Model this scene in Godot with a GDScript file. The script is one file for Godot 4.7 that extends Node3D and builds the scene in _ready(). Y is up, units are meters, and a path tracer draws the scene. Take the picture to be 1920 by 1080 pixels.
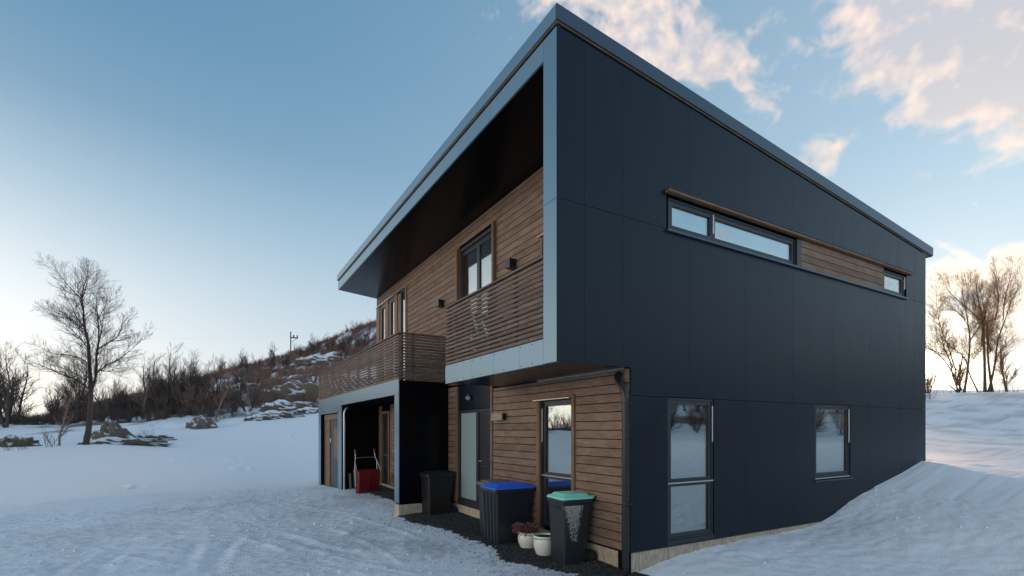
extends Node3D
# A dark modern house with wood cladding in the snow, seen at dusk. y is up, units are metres.
# House axes: the slate side wall lies on z = 0 and runs along +x; the front with balcony and terrace lies on x = 0 and runs along -z.

const CAM := Vector3(-3.625, 1.95, 5.031)
const AHEAD := Vector3(0.5105, 0.0, -0.8599)
const ACROSS := Vector3(0.8599, 0.0, 0.5105)
const SLOPE := 0.0985

var rng := RandomNumberGenerator.new()
var thin := 0.004   # radius of the finest twigs
var M := {}
var FZ := Transform3D.IDENTITY                                                             # u = x, v = y, n = +z (side wall)
var FX := Transform3D(Basis(Vector3(0, 0, 1), Vector3(0, 1, 0), Vector3(-1, 0, 0)), Vector3.ZERO)  # u = z, v = y, n = -x (front)


# ---------------------------------------------------------------- mesh building
class Shape:
	var v := PackedVector3Array()
	var n := PackedVector3Array()
	var t := PackedVector2Array()
	var c := PackedColorArray()
	var i := PackedInt32Array()
	var shift := Vector2.ZERO
	var tint := Color.WHITE

	func tri(a: int, b: int, d: int, out: Vector3):
		if (v[b] - v[a]).cross(v[d] - v[a]).dot(out) > 0.0:
			i.append_array([a, d, b])
		else:
			i.append_array([a, b, d])

	func quad(p: Array, out: Vector3, uv: Array = []):
		var k := v.size()
		for j in 4:
			v.append(p[j]); n.append(out); c.append(tint)
			t.append((uv[j] if uv.size() else Vector2(j % 2, j / 2)) + shift)
		tri(k, k + 1, k + 2, out)
		tri(k, k + 2, k + 3, out)

	# eight corners: 0-3 the back face (n0) going round, 4-7 the front face
	func hexa(p: Array):
		var mid := Vector3.ZERO
		for q in p: mid += q / 8.0
		for f in [[0, 1, 2, 3], [4, 5, 6, 7], [0, 1, 5, 4], [1, 2, 6, 5], [2, 3, 7, 6], [3, 0, 4, 7]]:
			var a: Vector3 = p[f[0]]; var b: Vector3 = p[f[1]]; var d: Vector3 = p[f[2]]; var e: Vector3 = p[f[3]]
			var out := (d - a).cross(e - b).normalized()
			if out.dot((a + b + d + e) / 4.0 - mid) < 0.0: out = -out
			var lu := (b - a).length(); var lv := (e - a).length()
			var uv := [Vector2(0, 0), Vector2(lu, 0), Vector2(lu, lv), Vector2(0, lv)]
			if lv > lu: uv = [Vector2(0, 0), Vector2(0, lu), Vector2(lv, lu), Vector2(lv, 0)]
			quad([a, b, d, e], out, uv)

	func box(F: Transform3D, u0: float, u1: float, v0: float, v1: float, n0: float, n1: float):
		hexa([F * Vector3(u0, v0, n0), F * Vector3(u1, v0, n0), F * Vector3(u1, v1, n0), F * Vector3(u0, v1, n0), F * Vector3(u0, v0, n1), F * Vector3(u1, v0, n1), F * Vector3(u1, v1, n1), F * Vector3(u0, v1, n1)])

	# a block whose top slopes: heights ta at u0 and tb at u1, ba and bb below
	func wedge(F: Transform3D, u0: float, u1: float, ba: float, bb: float, ta: float, tb: float, n0: float, n1: float):
		hexa([F * Vector3(u0, ba, n0), F * Vector3(u1, bb, n0), F * Vector3(u1, tb, n0), F * Vector3(u0, ta, n0), F * Vector3(u0, ba, n1), F * Vector3(u1, bb, n1), F * Vector3(u1, tb, n1), F * Vector3(u0, ta, n1)])

	# a box with its four long front edges eased
	func soft(F: Transform3D, u0: float, u1: float, v0: float, v1: float, n0: float, n1: float, e: float):
		var ring := func(m: float, z: float) -> Array:
			return [F * Vector3(u0 + m, v0 + m, z), F * Vector3(u1 - m, v0 + m, z), F * Vector3(u1 - m, v1 - m, z), F * Vector3(u0 + m, v1 - m, z)]
		var a: Array = ring.call(0.0, n0); var b: Array = ring.call(0.0, n1 - e); var d: Array = ring.call(e, n1)
		hexa(a + b)
		hexa(b + d)

	func tube(path: Array, radii: Array, sides: int, capped := false):
		var k := v.size()
		var along := 0.0
		var side := Vector3.ZERO
		for j in path.size():
			var d: Vector3 = (path[mini(j + 1, path.size() - 1)] - path[maxi(j - 1, 0)]).normalized()
			if side == Vector3.ZERO: side = (Vector3.UP if absf(d.y) < 0.9 else Vector3.RIGHT)
			side = (side - d * side.dot(d)).normalized()
			var up := d.cross(side)
			if j: along += (path[j] - path[j - 1]).length()
			for s in sides + 1:
				var a := TAU * s / sides
				var o := side * cos(a) + up * sin(a)
				v.append(path[j] + o * radii[j]); n.append(o); c.append(tint)
				t.append(Vector2(along, float(s) / sides) + shift)
		for j in path.size() - 1:
			for s in sides:
				var a := k + j * (sides + 1) + s
				var b := a + sides + 1
				tri(a, b, a + 1, n[a] + n[a + 1])
				tri(a + 1, b, b + 1, n[a] + n[a + 1])
		if capped:
			for e in [0, path.size() - 1]:
				var out: Vector3 = (path[0] - path[1]).normalized() if e == 0 else (path[e] - path[e - 1]).normalized()
				var m := v.size()
				v.append(path[e]); n.append(out); t.append(shift); c.append(tint)
				for s in sides + 1:
					v.append(v[k + e * (sides + 1) + s]); n.append(out); t.append(shift); c.append(tint)
				for s in sides: tri(m, m + 1 + s, m + 2 + s, out)

	# profile of (radius, height) turned round the y axis at a place
	func lathe(at: Vector3, profile: Array, sides: int):
		var k := v.size()
		for j in profile.size():
			var d: Vector2 = (profile[mini(j + 1, profile.size() - 1)] - profile[maxi(j - 1, 0)]).normalized()
			for s in sides + 1:
				var a := TAU * s / sides
				v.append(at + Vector3(cos(a) * profile[j].x, profile[j].y, sin(a) * profile[j].x))
				n.append(Vector3(cos(a) * d.y, -d.x, sin(a) * d.y).normalized()); c.append(tint)
				t.append(Vector2(float(s) / sides, profile[j].y))
		for j in profile.size() - 1:
			for s in sides:
				var a := k + j * (sides + 1) + s
				var b := a + sides + 1
				tri(a, b, a + 1, n[a] + n[b])
				tri(a + 1, b, b + 1, n[a] + n[b])

	# a lump: a sphere of rings whose radius is bent by noise; crown above "white" gets another tint
	func lump(at: Vector3, size: Vector3, noise: FastNoiseLite, rough: float, rings: int, snow: Color, snow_from: float):
		var k := v.size()
		var cols := rings * 2
		for r in rings + 1:
			for s in cols + 1:
				var a := PI * r / rings; var b := TAU * (s % cols) / cols
				var o := Vector3(sin(a) * cos(b), cos(a), sin(a) * sin(b))
				var q := o * (1.0 + rough * noise.get_noise_3dv(o * 40.0 + at * 13.0) + rough * 0.5 * noise.get_noise_3dv(o * 130.0 + at * 7.0))
				v.append(at + q * size); n.append(o); t.append(Vector2(b, a))
				c.append(tint)
		var sum := PackedVector3Array(); sum.resize(v.size() - k)
		var first := i.size()
		for r in rings:
			for s in cols:
				var a := k + r * (cols + 1) + s
				var b := a + cols + 1
				for f in [[a, b, a + 1], [a + 1, b, b + 1]]:
					var out: Vector3 = (v[f[1]] - v[f[0]]).cross(v[f[2]] - v[f[0]])
					if out.dot(v[f[0]] - at) < 0.0: out = -out
					tri(f[0], f[1], f[2], out)
					for w in f: sum[w - k] += out
		for r in rings + 1:
			var e := r * (cols + 1)
			var both := sum[e] + sum[e + cols]
			sum[e] = both; sum[e + cols] = both
		for w in sum.size():
			n[k + w] = sum[w].normalized() if sum[w].length() > 0.0 else n[k + w]
			if n[k + w].y + 0.35 * noise.get_noise_3dv(v[k + w] * 60.0) > snow_from: c[k + w] = snow

	func made(m: Material) -> ArrayMesh:
		var a := []
		a.resize(Mesh.ARRAY_MAX)
		a[Mesh.ARRAY_VERTEX] = v; a[Mesh.ARRAY_NORMAL] = n; a[Mesh.ARRAY_TEX_UV] = t; a[Mesh.ARRAY_COLOR] = c; a[Mesh.ARRAY_INDEX] = i
		var mesh := ArrayMesh.new()
		mesh.add_surface_from_arrays(Mesh.PRIMITIVE_TRIANGLES, a)
		mesh.surface_set_material(0, m)
		return mesh


func put(called: String, s: Shape, m: Material, parent: Node = self) -> MeshInstance3D:
	var o := MeshInstance3D.new()
	o.name = called
	o.mesh = s.made(m)
	parent.add_child(o, true)
	return o


func root(called: String, at := Vector3.ZERO, turn := 0.0) -> Node3D:
	var o := Node3D.new()
	o.name = called
	o.position = at
	o.rotation.y = turn
	add_child(o, true)
	return o


func tag(o: Node, label: String, category: String, group := "") -> Node:
	o.set_meta("label", label)
	o.set_meta("category", category)
	if group: o.set_meta("group", group)
	return o


func kind(o: Node, k: String) -> Node:
	o.set_meta("kind", k)
	return o


func noise(seed_: int, freq: float, octaves := 4, type := FastNoiseLite.TYPE_SIMPLEX_SMOOTH) -> FastNoiseLite:
	var f := FastNoiseLite.new()
	f.seed = seed_; f.frequency = freq; f.noise_type = type
	f.fractal_type = FastNoiseLite.FRACTAL_FBM if octaves > 1 else FastNoiseLite.FRACTAL_NONE
	f.fractal_octaves = octaves
	return f


func tex(seed_: int, freq: float, octaves := 5, size := 512, ramp: Gradient = null) -> NoiseTexture2D:
	var t := NoiseTexture2D.new()
	t.width = size; t.height = size; t.seamless = true
	t.noise = noise(seed_, freq, octaves)
	if ramp: t.color_ramp = ramp
	return t


func ramp(a: Color, b: Color, at := 0.3, till := 0.7) -> Gradient:
	var g := Gradient.new()
	g.set_color(0, a); g.set_offset(0, at); g.set_color(1, b); g.set_offset(1, till)
	return g


func lin(r: float, g: float, b: float) -> Color:
	return Color(r, g, b).linear_to_srgb()


func mat(called: String, color: Color, rough: float, metal := 0.0, spec := 0.5) -> StandardMaterial3D:
	var m := StandardMaterial3D.new()
	m.resource_name = called
	m.albedo_color = color; m.roughness = rough; m.metallic = metal; m.metallic_specular = spec
	M[called] = m
	return m


func bumpy(m: StandardMaterial3D, t: Texture2D, cm: float, scale: float, world := true):
	m.heightmap_enabled = true; m.heightmap_texture = t; m.heightmap_scale = cm
	m.uv1_triplanar = true; m.uv1_world_triplanar = world; m.uv1_scale = Vector3.ONE * scale


# wood: grain along u, knots, one picture for all boards; a board looks at its own strip of it
func wood_picture(seed_: int) -> ImageTexture:
	var w := 1024; var h := 512
	var im := Image.create(w, h, false, Image.FORMAT_RGB8)
	var fine := noise(seed_, 0.012, 4); var broad := noise(seed_ + 1, 0.004, 3)
	var r := RandomNumberGenerator.new(); r.seed = seed_
	var knots := []
	for k in 30: knots.append([r.randf() * w, r.randf() * h, r.randf_range(3.0, 7.0)])
	for y in h:
		var near := knots.filter(func(k): return absf(y - k[1]) < 26.0)
		for x in w:
			var wave := 0.0; var dark := 0.0
			for k in near:
				var dx: float = absf(x - k[0])
				if dx < 60.0:
					var dy: float = absf(y - k[1])
					var d: float = sqrt(dx * dx * 0.16 + dy * dy)
					wave += 11.0 * exp(-d * d / 110.0)
					dark = maxf(dark, clampf((k[2] - sqrt(dx * dx * 0.5 + dy * dy)) / 3.0, 0.0, 1.0))
			var g := fine.get_noise_2d(x * 0.55, (y + wave) * 9.0) * 0.55 + broad.get_noise_2d(x * 0.8, y * 3.0) * 0.5
			var b := clampf(0.80 + 0.20 * g, 0.3, 1.0) * (1.0 - 0.42 * dark)
			im.set_pixel(x, y, Color(b, b * (0.985 + 0.03 * g), b * (0.96 + 0.05 * g)))
	return ImageTexture.create_from_image(im)


func wood(called: String, color: Color, t: Texture2D, rough := 0.65):
	var m := mat(called, color, rough, 0.0, 0.4)
	m.albedo_texture = t
	m.uv1_scale = Vector3(0.42, 0.62, 1.0)
	m.heightmap_enabled = true; m.heightmap_texture = t; m.heightmap_scale = 0.15


# ---------------------------------------------------------------- the lie of the land
const LAND := [-3.60,0.12,5.00,0.00,0.02,2.20,-6.00,0.05,1.00,-2.00,0.00,0.00,-2.00,0.00,-5.00,-5.00,0.00,-5.00,0.60,0.00,-1.00,0.60,0.00,-4.00,0.30,0.02,-7.00,0.60,0.05,-10.00,-0.20,0.00,-12.00,-0.20,-0.12,-14.00,-0.30,-0.20,-16.00,-3.00,-0.03,-10.00,-4.00,-0.10,-15.00,1.20,0.00,-0.05,2.00,0.12,3.50,5.00,0.55,6.00,0.60,0.00,0.15,1.88,0.12,0.02,2.92,0.19,0.02,4.26,0.21,0.02,5.83,0.25,0.02,6.99,0.60,0.02,8.04,0.85,0.02,9.21,1.08,0.02,10.12,1.31,0.02,2.98,0.05,1.28,5.08,0.13,2.87,5.71,0.34,1.39,6.87,0.56,2.43,8.59,0.80,1.12,9.91,0.99,1.67,11.54,1.13,0.08,13.23,1.06,0.85,17.39,1.18,-2.26,22.7,1.36,-2.6,21.2,1.32,-1.1,32.0,2.15,-6.4,35.1,2.30,-4.6,49.1,5.07,-13.6,54.4,5.38,-11.7,57.3,5.21,-8.8,72.7,6.06,-19.4,113.0,7.65,-36.2,125.9,7.65,-28.6,177.1,8.58,-50.5,194.9,8.87,-39.9,10.40,1.45,-3.00,10.40,1.90,-8.00,10.40,2.40,-13.00,16.00,2.30,-8.00,18.00,3.60,-16.00,0.6,-0.16,-20.4,2.1,0.80,-29.9,5.1,4.00,-47.9,-1.3,3.31,-49.4,-2.0,1.12,-33.5,-2.5,0.14,-21.6,-7.2,2.03,-44.8,-6.4,0.87,-32.6,-5.6,0.25,-21.7,-9.6,1.18,-31.1,-8.1,0.55,-22.0,-6.92,0.10,-14.95,-12.4,0.95,-31.6,-10.1,0.41,-22.1,-8.16,-0.02,-13.94,-16.5,0.72,-28.2,-11.26,-0.01,-14.62,-28.0,2.28,-61.8,-16.6,2.55,-58.5,-9.1,4.03,-70.3,-14.7,3.18,-73.7,-28.9,2.83,-91.4,-3.5,4.92,-64.7,2.0,6.06,-61.4,7.0,6.35,-56.1,-3.4,9.81,-90.2,0.4,12.25,-91.4,4.6,11.87,-92.4,11.1,16.92,-102.5,14.6,15.14,-88.8,21.0,20.37,-92.0,25.6,23.25,-93.9,39.5,24.87,-91.5,53.8,24.87,-83.0,69.2,19.55,-68.0,78.2,13.05,-51.0,78.2,8.43,-33.6,-36.0,3.83,-153.7,-15.1,7.00,-153.0,9.4,14.48,-150.0,37.6,25.19,-145.0,5.00,0.90,14.00,0.00,0.70,15.00,12.00,1.20,18.00,20.00,1.40,12.00,-6.00,0.50,14.00,10.0,1.40,30.0,24.0,1.30,24.0,32.0,1.80,28.0,38.0,1.60,17.0,46.0,3.40,24.0,0.0,1.40,32.0,-14.0,0.70,26.0,10.0,4.00,48.0,26.0,4.40,46.0,-6.0,3.20,50.0,12.0,10.50,75.0,40.0,10.00,70.0,-15.0,8.00,80.0,15.0,12.00,120.0,62.0,8.50,30.0,48.0,6.50,38.0,80.0,14.00,55.0,60.0,6.00,0.0,70.0,7.00,-40.0,-25.0,0.20,5.0,-40.0,0.30,15.0,-60.0,0.80,-10.0,-60.0,1.00,40.0,-110.0,1.00,0.0,-110.0,2.00,-100.0,-40.0,0.80,-20.0,-20.00,0.10,0.00,-12.00,0.15,10.00,200.0,5.00,0.0,173.2,8.00,100.0,100.0,10.00,173.2,0.0,10.00,200.0,-100.0,5.00,173.2,-173.2,2.00,100.0,-200.0,1.00,0.0,-173.2,2.00,-100.0,-100.0,3.00,-173.2,-0.0,8.00,-200.0,100.0,14.00,-173.2,173.2,6.00,-100.0]
var land_w := PackedFloat64Array()
var ripple: FastNoiseLite
var swell: FastNoiseLite
var crust: FastNoiseLite
var crag: FastNoiseLite


func solve_land():
	var m: int = LAND.size() / 3
	var size := m + 3
	var a := []
	for r in size:
		var row := PackedFloat64Array(); row.resize(size + 1); a.append(row)
	for r in m:
		for q in m:
			var d2 := pow(LAND[r * 3] - LAND[q * 3], 2) + pow(LAND[r * 3 + 2] - LAND[q * 3 + 2], 2)
			if d2 > 0.0: a[r][q] = 0.5 * d2 * log(d2)
		a[r][m] = 1.0; a[r][m + 1] = LAND[r * 3]; a[r][m + 2] = LAND[r * 3 + 2]
		a[m][r] = 1.0; a[m + 1][r] = LAND[r * 3]; a[m + 2][r] = LAND[r * 3 + 2]
		a[r][size] = LAND[r * 3 + 1]
	for p in size:
		var best := p
		for r in range(p + 1, size):
			if absf(a[r][p]) > absf(a[best][p]): best = r
		var held = a[p]; a[p] = a[best]; a[best] = held
		var prow: PackedFloat64Array = a[p]
		for r in range(p + 1, size):
			var row: PackedFloat64Array = a[r]
			var f := row[p] / prow[p]
			if f == 0.0: continue
			for q in range(p, size + 1): row[q] -= f * prow[q]
			a[r] = row
	land_w.resize(size)
	for p in range(size - 1, -1, -1):
		var s: float = a[p][size]
		for q in range(p + 1, size): s -= a[p][q] * land_w[q]
		land_w[p] = s / a[p][p]


func land(x: float, z: float) -> float:
	var r := sqrt(x * x + z * z)
	if r > 200.0:
		x *= 200.0 / r; z *= 200.0 / r
	var m: int = LAND.size() / 3
	var s := land_w[m] + land_w[m + 1] * x + land_w[m + 2] * z
	for k in m:
		var dx: float = x - LAND[k * 3]; var dz: float = z - LAND[k * 3 + 2]
		var d2 := dx * dx + dz * dz
		if d2 > 0.0: s += land_w[k] * 0.5 * d2 * log(d2)
	return s


# how much of the ground at a place is trodden drive, 0 to 1
func drive(x: float, z: float) -> float:
	var edge := -12.4 - 5.6 * smoothstep(-5.0, 0.5, x) + 2.2 * swell.get_noise_2d(x * 2.0 + 90.0, z * 2.0)
	var a := smoothstep(edge - 1.6, edge + 1.6, z)
	var b := 1.0 - smoothstep(-0.4, 1.6, x - 0.28 * maxf(0.0, z) - 0.5)
	return a * (b if z > -0.3 else 1.0)


func ridge(x: float, z: float, ax: float, az: float, bx: float, bz: float, bend: float, wide: float) -> float:
	var d := Vector2(bx - ax, bz - az)
	var p := Vector2(x - ax, z - az)
	var l := d.length()
	var along := p.dot(d) / l
	if along < 0.0 or along > l: return 0.0
	var off := p.cross(d) / l - bend * 4.0 * (along / l) * (1.0 - along / l)
	return exp(-off * off / (wide * wide)) * minf(1.0, minf(along, l - along) * 2.0)


const TRACKS := [[-5.42, -3.78, -5.31, -4.97, 0.08], [-3.95, -3.52, -3.81, -5.49, 0.03], [-3.61, -3.00, -3.23, -5.41, 0.05], [-4.97, -3.51, -4.87, -4.98, 0.05], [-4.67, -9.41, -1.98, -11.18, 0.10], [-2.58, -5.30, -1.48, -2.77, -0.10], [-7.59, -11.14, -4.57, -13.44, 0.15]]      # ruts pressed into the packed snow
const BANKS := [[-5.10, -5.12, -3.91, -3.50, 0.00], [-4.38, -5.34, -3.85, -4.46, 0.00], [-2.44, -4.34, -1.01, -1.16, -0.10], [-2.75, -6.13, -1.95, -4.24, 0.00], [-1.64, -5.74, -1.21, -1.76, 0.12], [-3.35, -5.76, -2.47, -3.36, 0.05], [-1.01, -7.23, -0.35, -3.44, 0.08], [-6.69, -7.21, -5.31, -6.93, 0.00], [-5.08, -7.71, -3.39, -8.21, 0.05], [-1.68, -9.13, -0.57, -6.54, 0.00]]       # thin ridges pushed up beside them
const STEPS := [[-4.4, -24.5, 0.40], [-3.9, -26.5, 0.35], [-2.8, -25.3, 0.35], [-2.5, -25.7, 0.45], [-2.4, -22.1, 0.35], [-8.5, -18.2, 0.30], [-8.5, -19.0, 0.30], [-5.9, -16.1, 0.25], [0.6, -36.7, 0.40], [1.8, -34.8, 0.40], [-1.8, -26.4, 0.40], [-5.1, -23.8, 0.35], [13.0, -3.4, 0.34], [17.5, -1.2, 0.3], [12.2, 0.3, 0.18]]


func small_relief(x: float, z: float) -> float:
	var far := absf(x + 3.6) + absf(z - 5.0)
	var d := drive(x, z)
	var h := 0.035 * swell.get_noise_2d(x, z) * (1.0 - 0.5 * d)
	var near_house := smoothstep(-0.2, -1.5, x) if z > -17.0 and z < 1.0 else 1.0
	if far < 45.0:
		if d > 0.01:
			var rough := ripple.get_noise_2d(x * 1.0 + z * 0.6, z * 0.35 - x * 0.25)
			var streak := ripple.get_noise_2d(x * 0.7 + z * 0.5 + 30.0, z * 2.6 - x * 1.6)
			h += d * (0.018 * ripple.get_noise_2d(x * 1.6, z * 1.6) + 0.030 * maxf(0.0, rough - 0.05) + 0.011 * crust.get_noise_2d(x * 1.4, z * 1.4) + 0.020 * maxf(0.0, streak - 0.1) + 0.022 * pow(1.0 - minf(1.0, absf(streak) * 1.6), 9.0)) * (0.35 + 0.65 * near_house)
			for k in TRACKS:
				var g := ridge(x, z, k[0], k[1], k[2], k[3], k[4], 0.10)
				if g > 0.01: h += d * (-0.024 * g + 0.006 * g * sin((x + z) * 42.0))
				g = ridge(x, z, k[0] + 0.19, k[1], k[2] + 0.19, k[3], k[4], 0.06)
				if g > 0.01: h += d * 0.008 * g
			for k in BANKS:
				var g := ridge(x, z, k[0], k[1], k[2], k[3], k[4], 0.055)
				if g > 0.01: h += d * 0.022 * g * (0.7 + 0.6 * crust.get_noise_2d(x * 2.0, z * 2.0))
		if x > 0.8 and z > -0.5:
			var m := smoothstep(0.8, 2.5, x)
			h += m * (0.018 * crust.get_noise_2d(x * 0.45 + z * 0.2, z * 0.8) + 0.020 * ripple.get_noise_2d(x * 0.9 + 40.0, z * 1.5) + 0.012 * crust.get_noise_2d(x * 1.0 - z * 0.6, z * 1.7) + 0.016 * crust.get_noise_2d(x * 1.9 + z, z * 2.2))
		for k in STEPS:
			var q: float = (pow(x - k[0], 2) + pow((z - k[1]) * 1.3, 2)) / (k[2] * k[2])
			if q < 4.0: h += 0.16 * (-exp(-q * 2.2) + 0.55 * exp(-pow(sqrt(q) - 1.05, 2) * 8.0))
	return h


# share of rock and heath showing through the snow, 0 to 1
func bare(x: float, z: float) -> float:
	var hill := smoothstep(-50.0, -66.0, z + 0.10 * absf(x + 4.0) + 9.0 * smoothstep(-7.0, 3.0, x)) * smoothstep(-34.0, -8.0, x + 0.1 * (z + 60.0))
	var south := smoothstep(36.0, 46.0, 0.75 * maxf(x, 0.0) + 0.66 * z) * smoothstep(7.0, 14.0, z) * 0.45
	var belt := smoothstep(-41.0, -48.0, z) * 0.35 * (1.0 - smoothstep(4.0, 16.0, x))
	return maxf(maxf(hill, south), belt)


func ground(x: float, z: float) -> float:
	return land(x, z) + small_relief(x, z)


func spread(list: Array) -> PackedFloat32Array:
	var out := PackedFloat32Array()
	for s in list:
		var k := int(round((s[1] - s[0]) / s[2]))
		for j in k: out.append(s[0] + (s[1] - s[0]) * j / k)
	out.append(list[-1][1])
	return out


func build_ground():
	var xs := spread([[-700, -200, 100], [-200, -120, 10], [-120, -40, 3.0], [-40, -14, 0.6], [-14, -8, 0.2], [-8, 1.2, 0.04], [1.2, 8, 0.05], [8, 13, 0.1], [13, 30, 0.5], [30, 80, 1.2], [80, 200, 6], [200, 700, 100]])
	var zs := spread([[-700, -200, 100], [-200, -120, 6], [-120, -46, 1.0], [-46, -22, 0.4], [-22, -14, 0.12], [-14, 3.0, 0.047], [3.0, 8, 0.1], [8, 20, 0.5], [20, 80, 1.6], [80, 200, 8], [200, 700, 100]])
	var nx := xs.size(); var nz := zs.size()
	const STEP := 5
	var cx := (nx - 1) / STEP + 2; var cz := (nz - 1) / STEP + 2
	var coarse := PackedFloat32Array(); coarse.resize(cx * cz)
	for j in cz:
		for k in cx: coarse[j * cx + k] = land(xs[mini(k * STEP, nx - 1)], zs[mini(j * STEP, nz - 1)])
	var s := Shape.new()
	s.v.resize(nx * nz); s.n.resize(nx * nz); s.c.resize(nx * nz); s.t.resize(nx * nz)
	for j in nz:
		var z := zs[j]; var cj := j / STEP
		var z0 := zs[mini(cj * STEP, nz - 1)]; var z1 := zs[mini(cj * STEP + STEP, nz - 1)]
		var fz := (z - z0) / (z1 - z0) if z1 > z0 else 0.0
		for k in nx:
			var x := xs[k]; var ck := k / STEP
			var x0 := xs[mini(ck * STEP, nx - 1)]; var x1 := xs[mini(ck * STEP + STEP, nx - 1)]
			var fx := (x - x0) / (x1 - x0) if x1 > x0 else 0.0
			var at := cj * cx + ck
			var y := lerpf(lerpf(coarse[at], coarse[at + 1], fx), lerpf(coarse[at + cx], coarse[at + cx + 1], fx), fz)
			y += small_relief(x, z)
			var b := bare(x, z)
			var col := Color(0.88, 0.88, 0.89)
			if b > 0.02:
				var rock := crag.get_noise_2d(x, z)
				y += b * (1.3 * rock + 0.8 * crag.get_noise_2d(x * 4.0 + 300.0, z * 5.5))
				var show := smoothstep(-0.06, 0.14, crag.get_noise_2d(x * 2.4 + 70.0, z * 3.6) + 0.35 * ripple.get_noise_2d(x * 0.3, z * 0.3) + (b - 0.72) * 0.55)
				col = col.lerp(Color(0.20, 0.135, 0.11).lerp(Color(0.24, 0.20, 0.17), clampf(0.5 + rock * 1.6, 0.0, 1.0)), show * smoothstep(0.02, 0.4, b))
			var d := drive(x, z)
			if d > 0.01:
				var dirty := smoothstep(-0.15, 0.45, ripple.get_noise_2d(x * 0.5 + 20.0, z * 0.35) + 0.5 * crust.get_noise_2d(x * 2.0, z * 2.0)) * d
				var gravelly := smoothstep(-2.4, 0.2, x) * smoothstep(-15.0, -11.0, z) * smoothstep(2.4, 0.2, z)
				col = col.lerp(Color(0.53, 0.505, 0.50), dirty * (0.28 + 0.5 * gravelly))
			if x > 1.24 and x < 10.17 and z < -0.10 and z > -12.44: y = minf(y, -0.5)
			if x > 0.15 and x < 4.0 and z <= -12.44 and z > -15.97: y = minf(y, -0.6)
			var q := j * nx + k
			s.v[q] = Vector3(x, y, z); s.c[q] = col; s.t[q] = Vector2(x, z)
	for j in nz:
		for k in nx:
			var a := s.v[j * nx + mini(k + 1, nx - 1)] - s.v[j * nx + maxi(k - 1, 0)]
			var b := s.v[mini(j + 1, nz - 1) * nx + k] - s.v[maxi(j - 1, 0) * nx + k]
			s.n[j * nx + k] = b.cross(a).normalized()
	for j in nz - 1:
		for k in nx - 1:
			var a := j * nx + k
			s.i.append_array([a, a + 1, a + nx, a + 1, a + nx + 1, a + nx])
	kind(put("snow_ground", s, M.snow), "structure").set_meta("label", "snow covered ground from the drive up to the rocky hillside")


# ---------------------------------------------------------------- air, light, materials
const SUN_AZ := 71.0
const SUN_EL := 5.4
# clouds seen over the house: azimuth from north (-z) towards +x, height above the horizon, half width, half height (degrees), weight, tilt
const CLOUDS := [[35.0, 41.5, 5.5, 4.0, 0.8, 0.0], [43.5, 38.6, 6.5, 3.6, 1.0, 0.3], [49.0, 35.6, 5.0, 2.8, 0.95, 0.25], [55.8, 33.2, 2.6, 2.2, 0.85, 0.0], [61.5, 25.0, 2.4, 3.2, 0.9, -0.4], [57.5, 29.5, 2.0, 1.8, 0.45, 0.0],
	[67.0, 34.5, 5.0, 4.0, 1.05, 0.3], [71.5, 30.5, 5.0, 5.0, 1.25, 0.4], [75.5, 26.0, 5.0, 4.2, 1.25, 0.5], [82.0, 26.0, 8.0, 7.0, 1.0, 0.3], [76.0, 12.2, 8.0, 2.6, 1.15, 0.05], [70.5, 13.2, 4.0, 2.0, 0.8, 0.1], [86.0, 9.0, 9.0, 3.0, 1.0, 0.0], [73.0, 8.0, 6.0, 1.4, 0.5, 0.0]]


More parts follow.
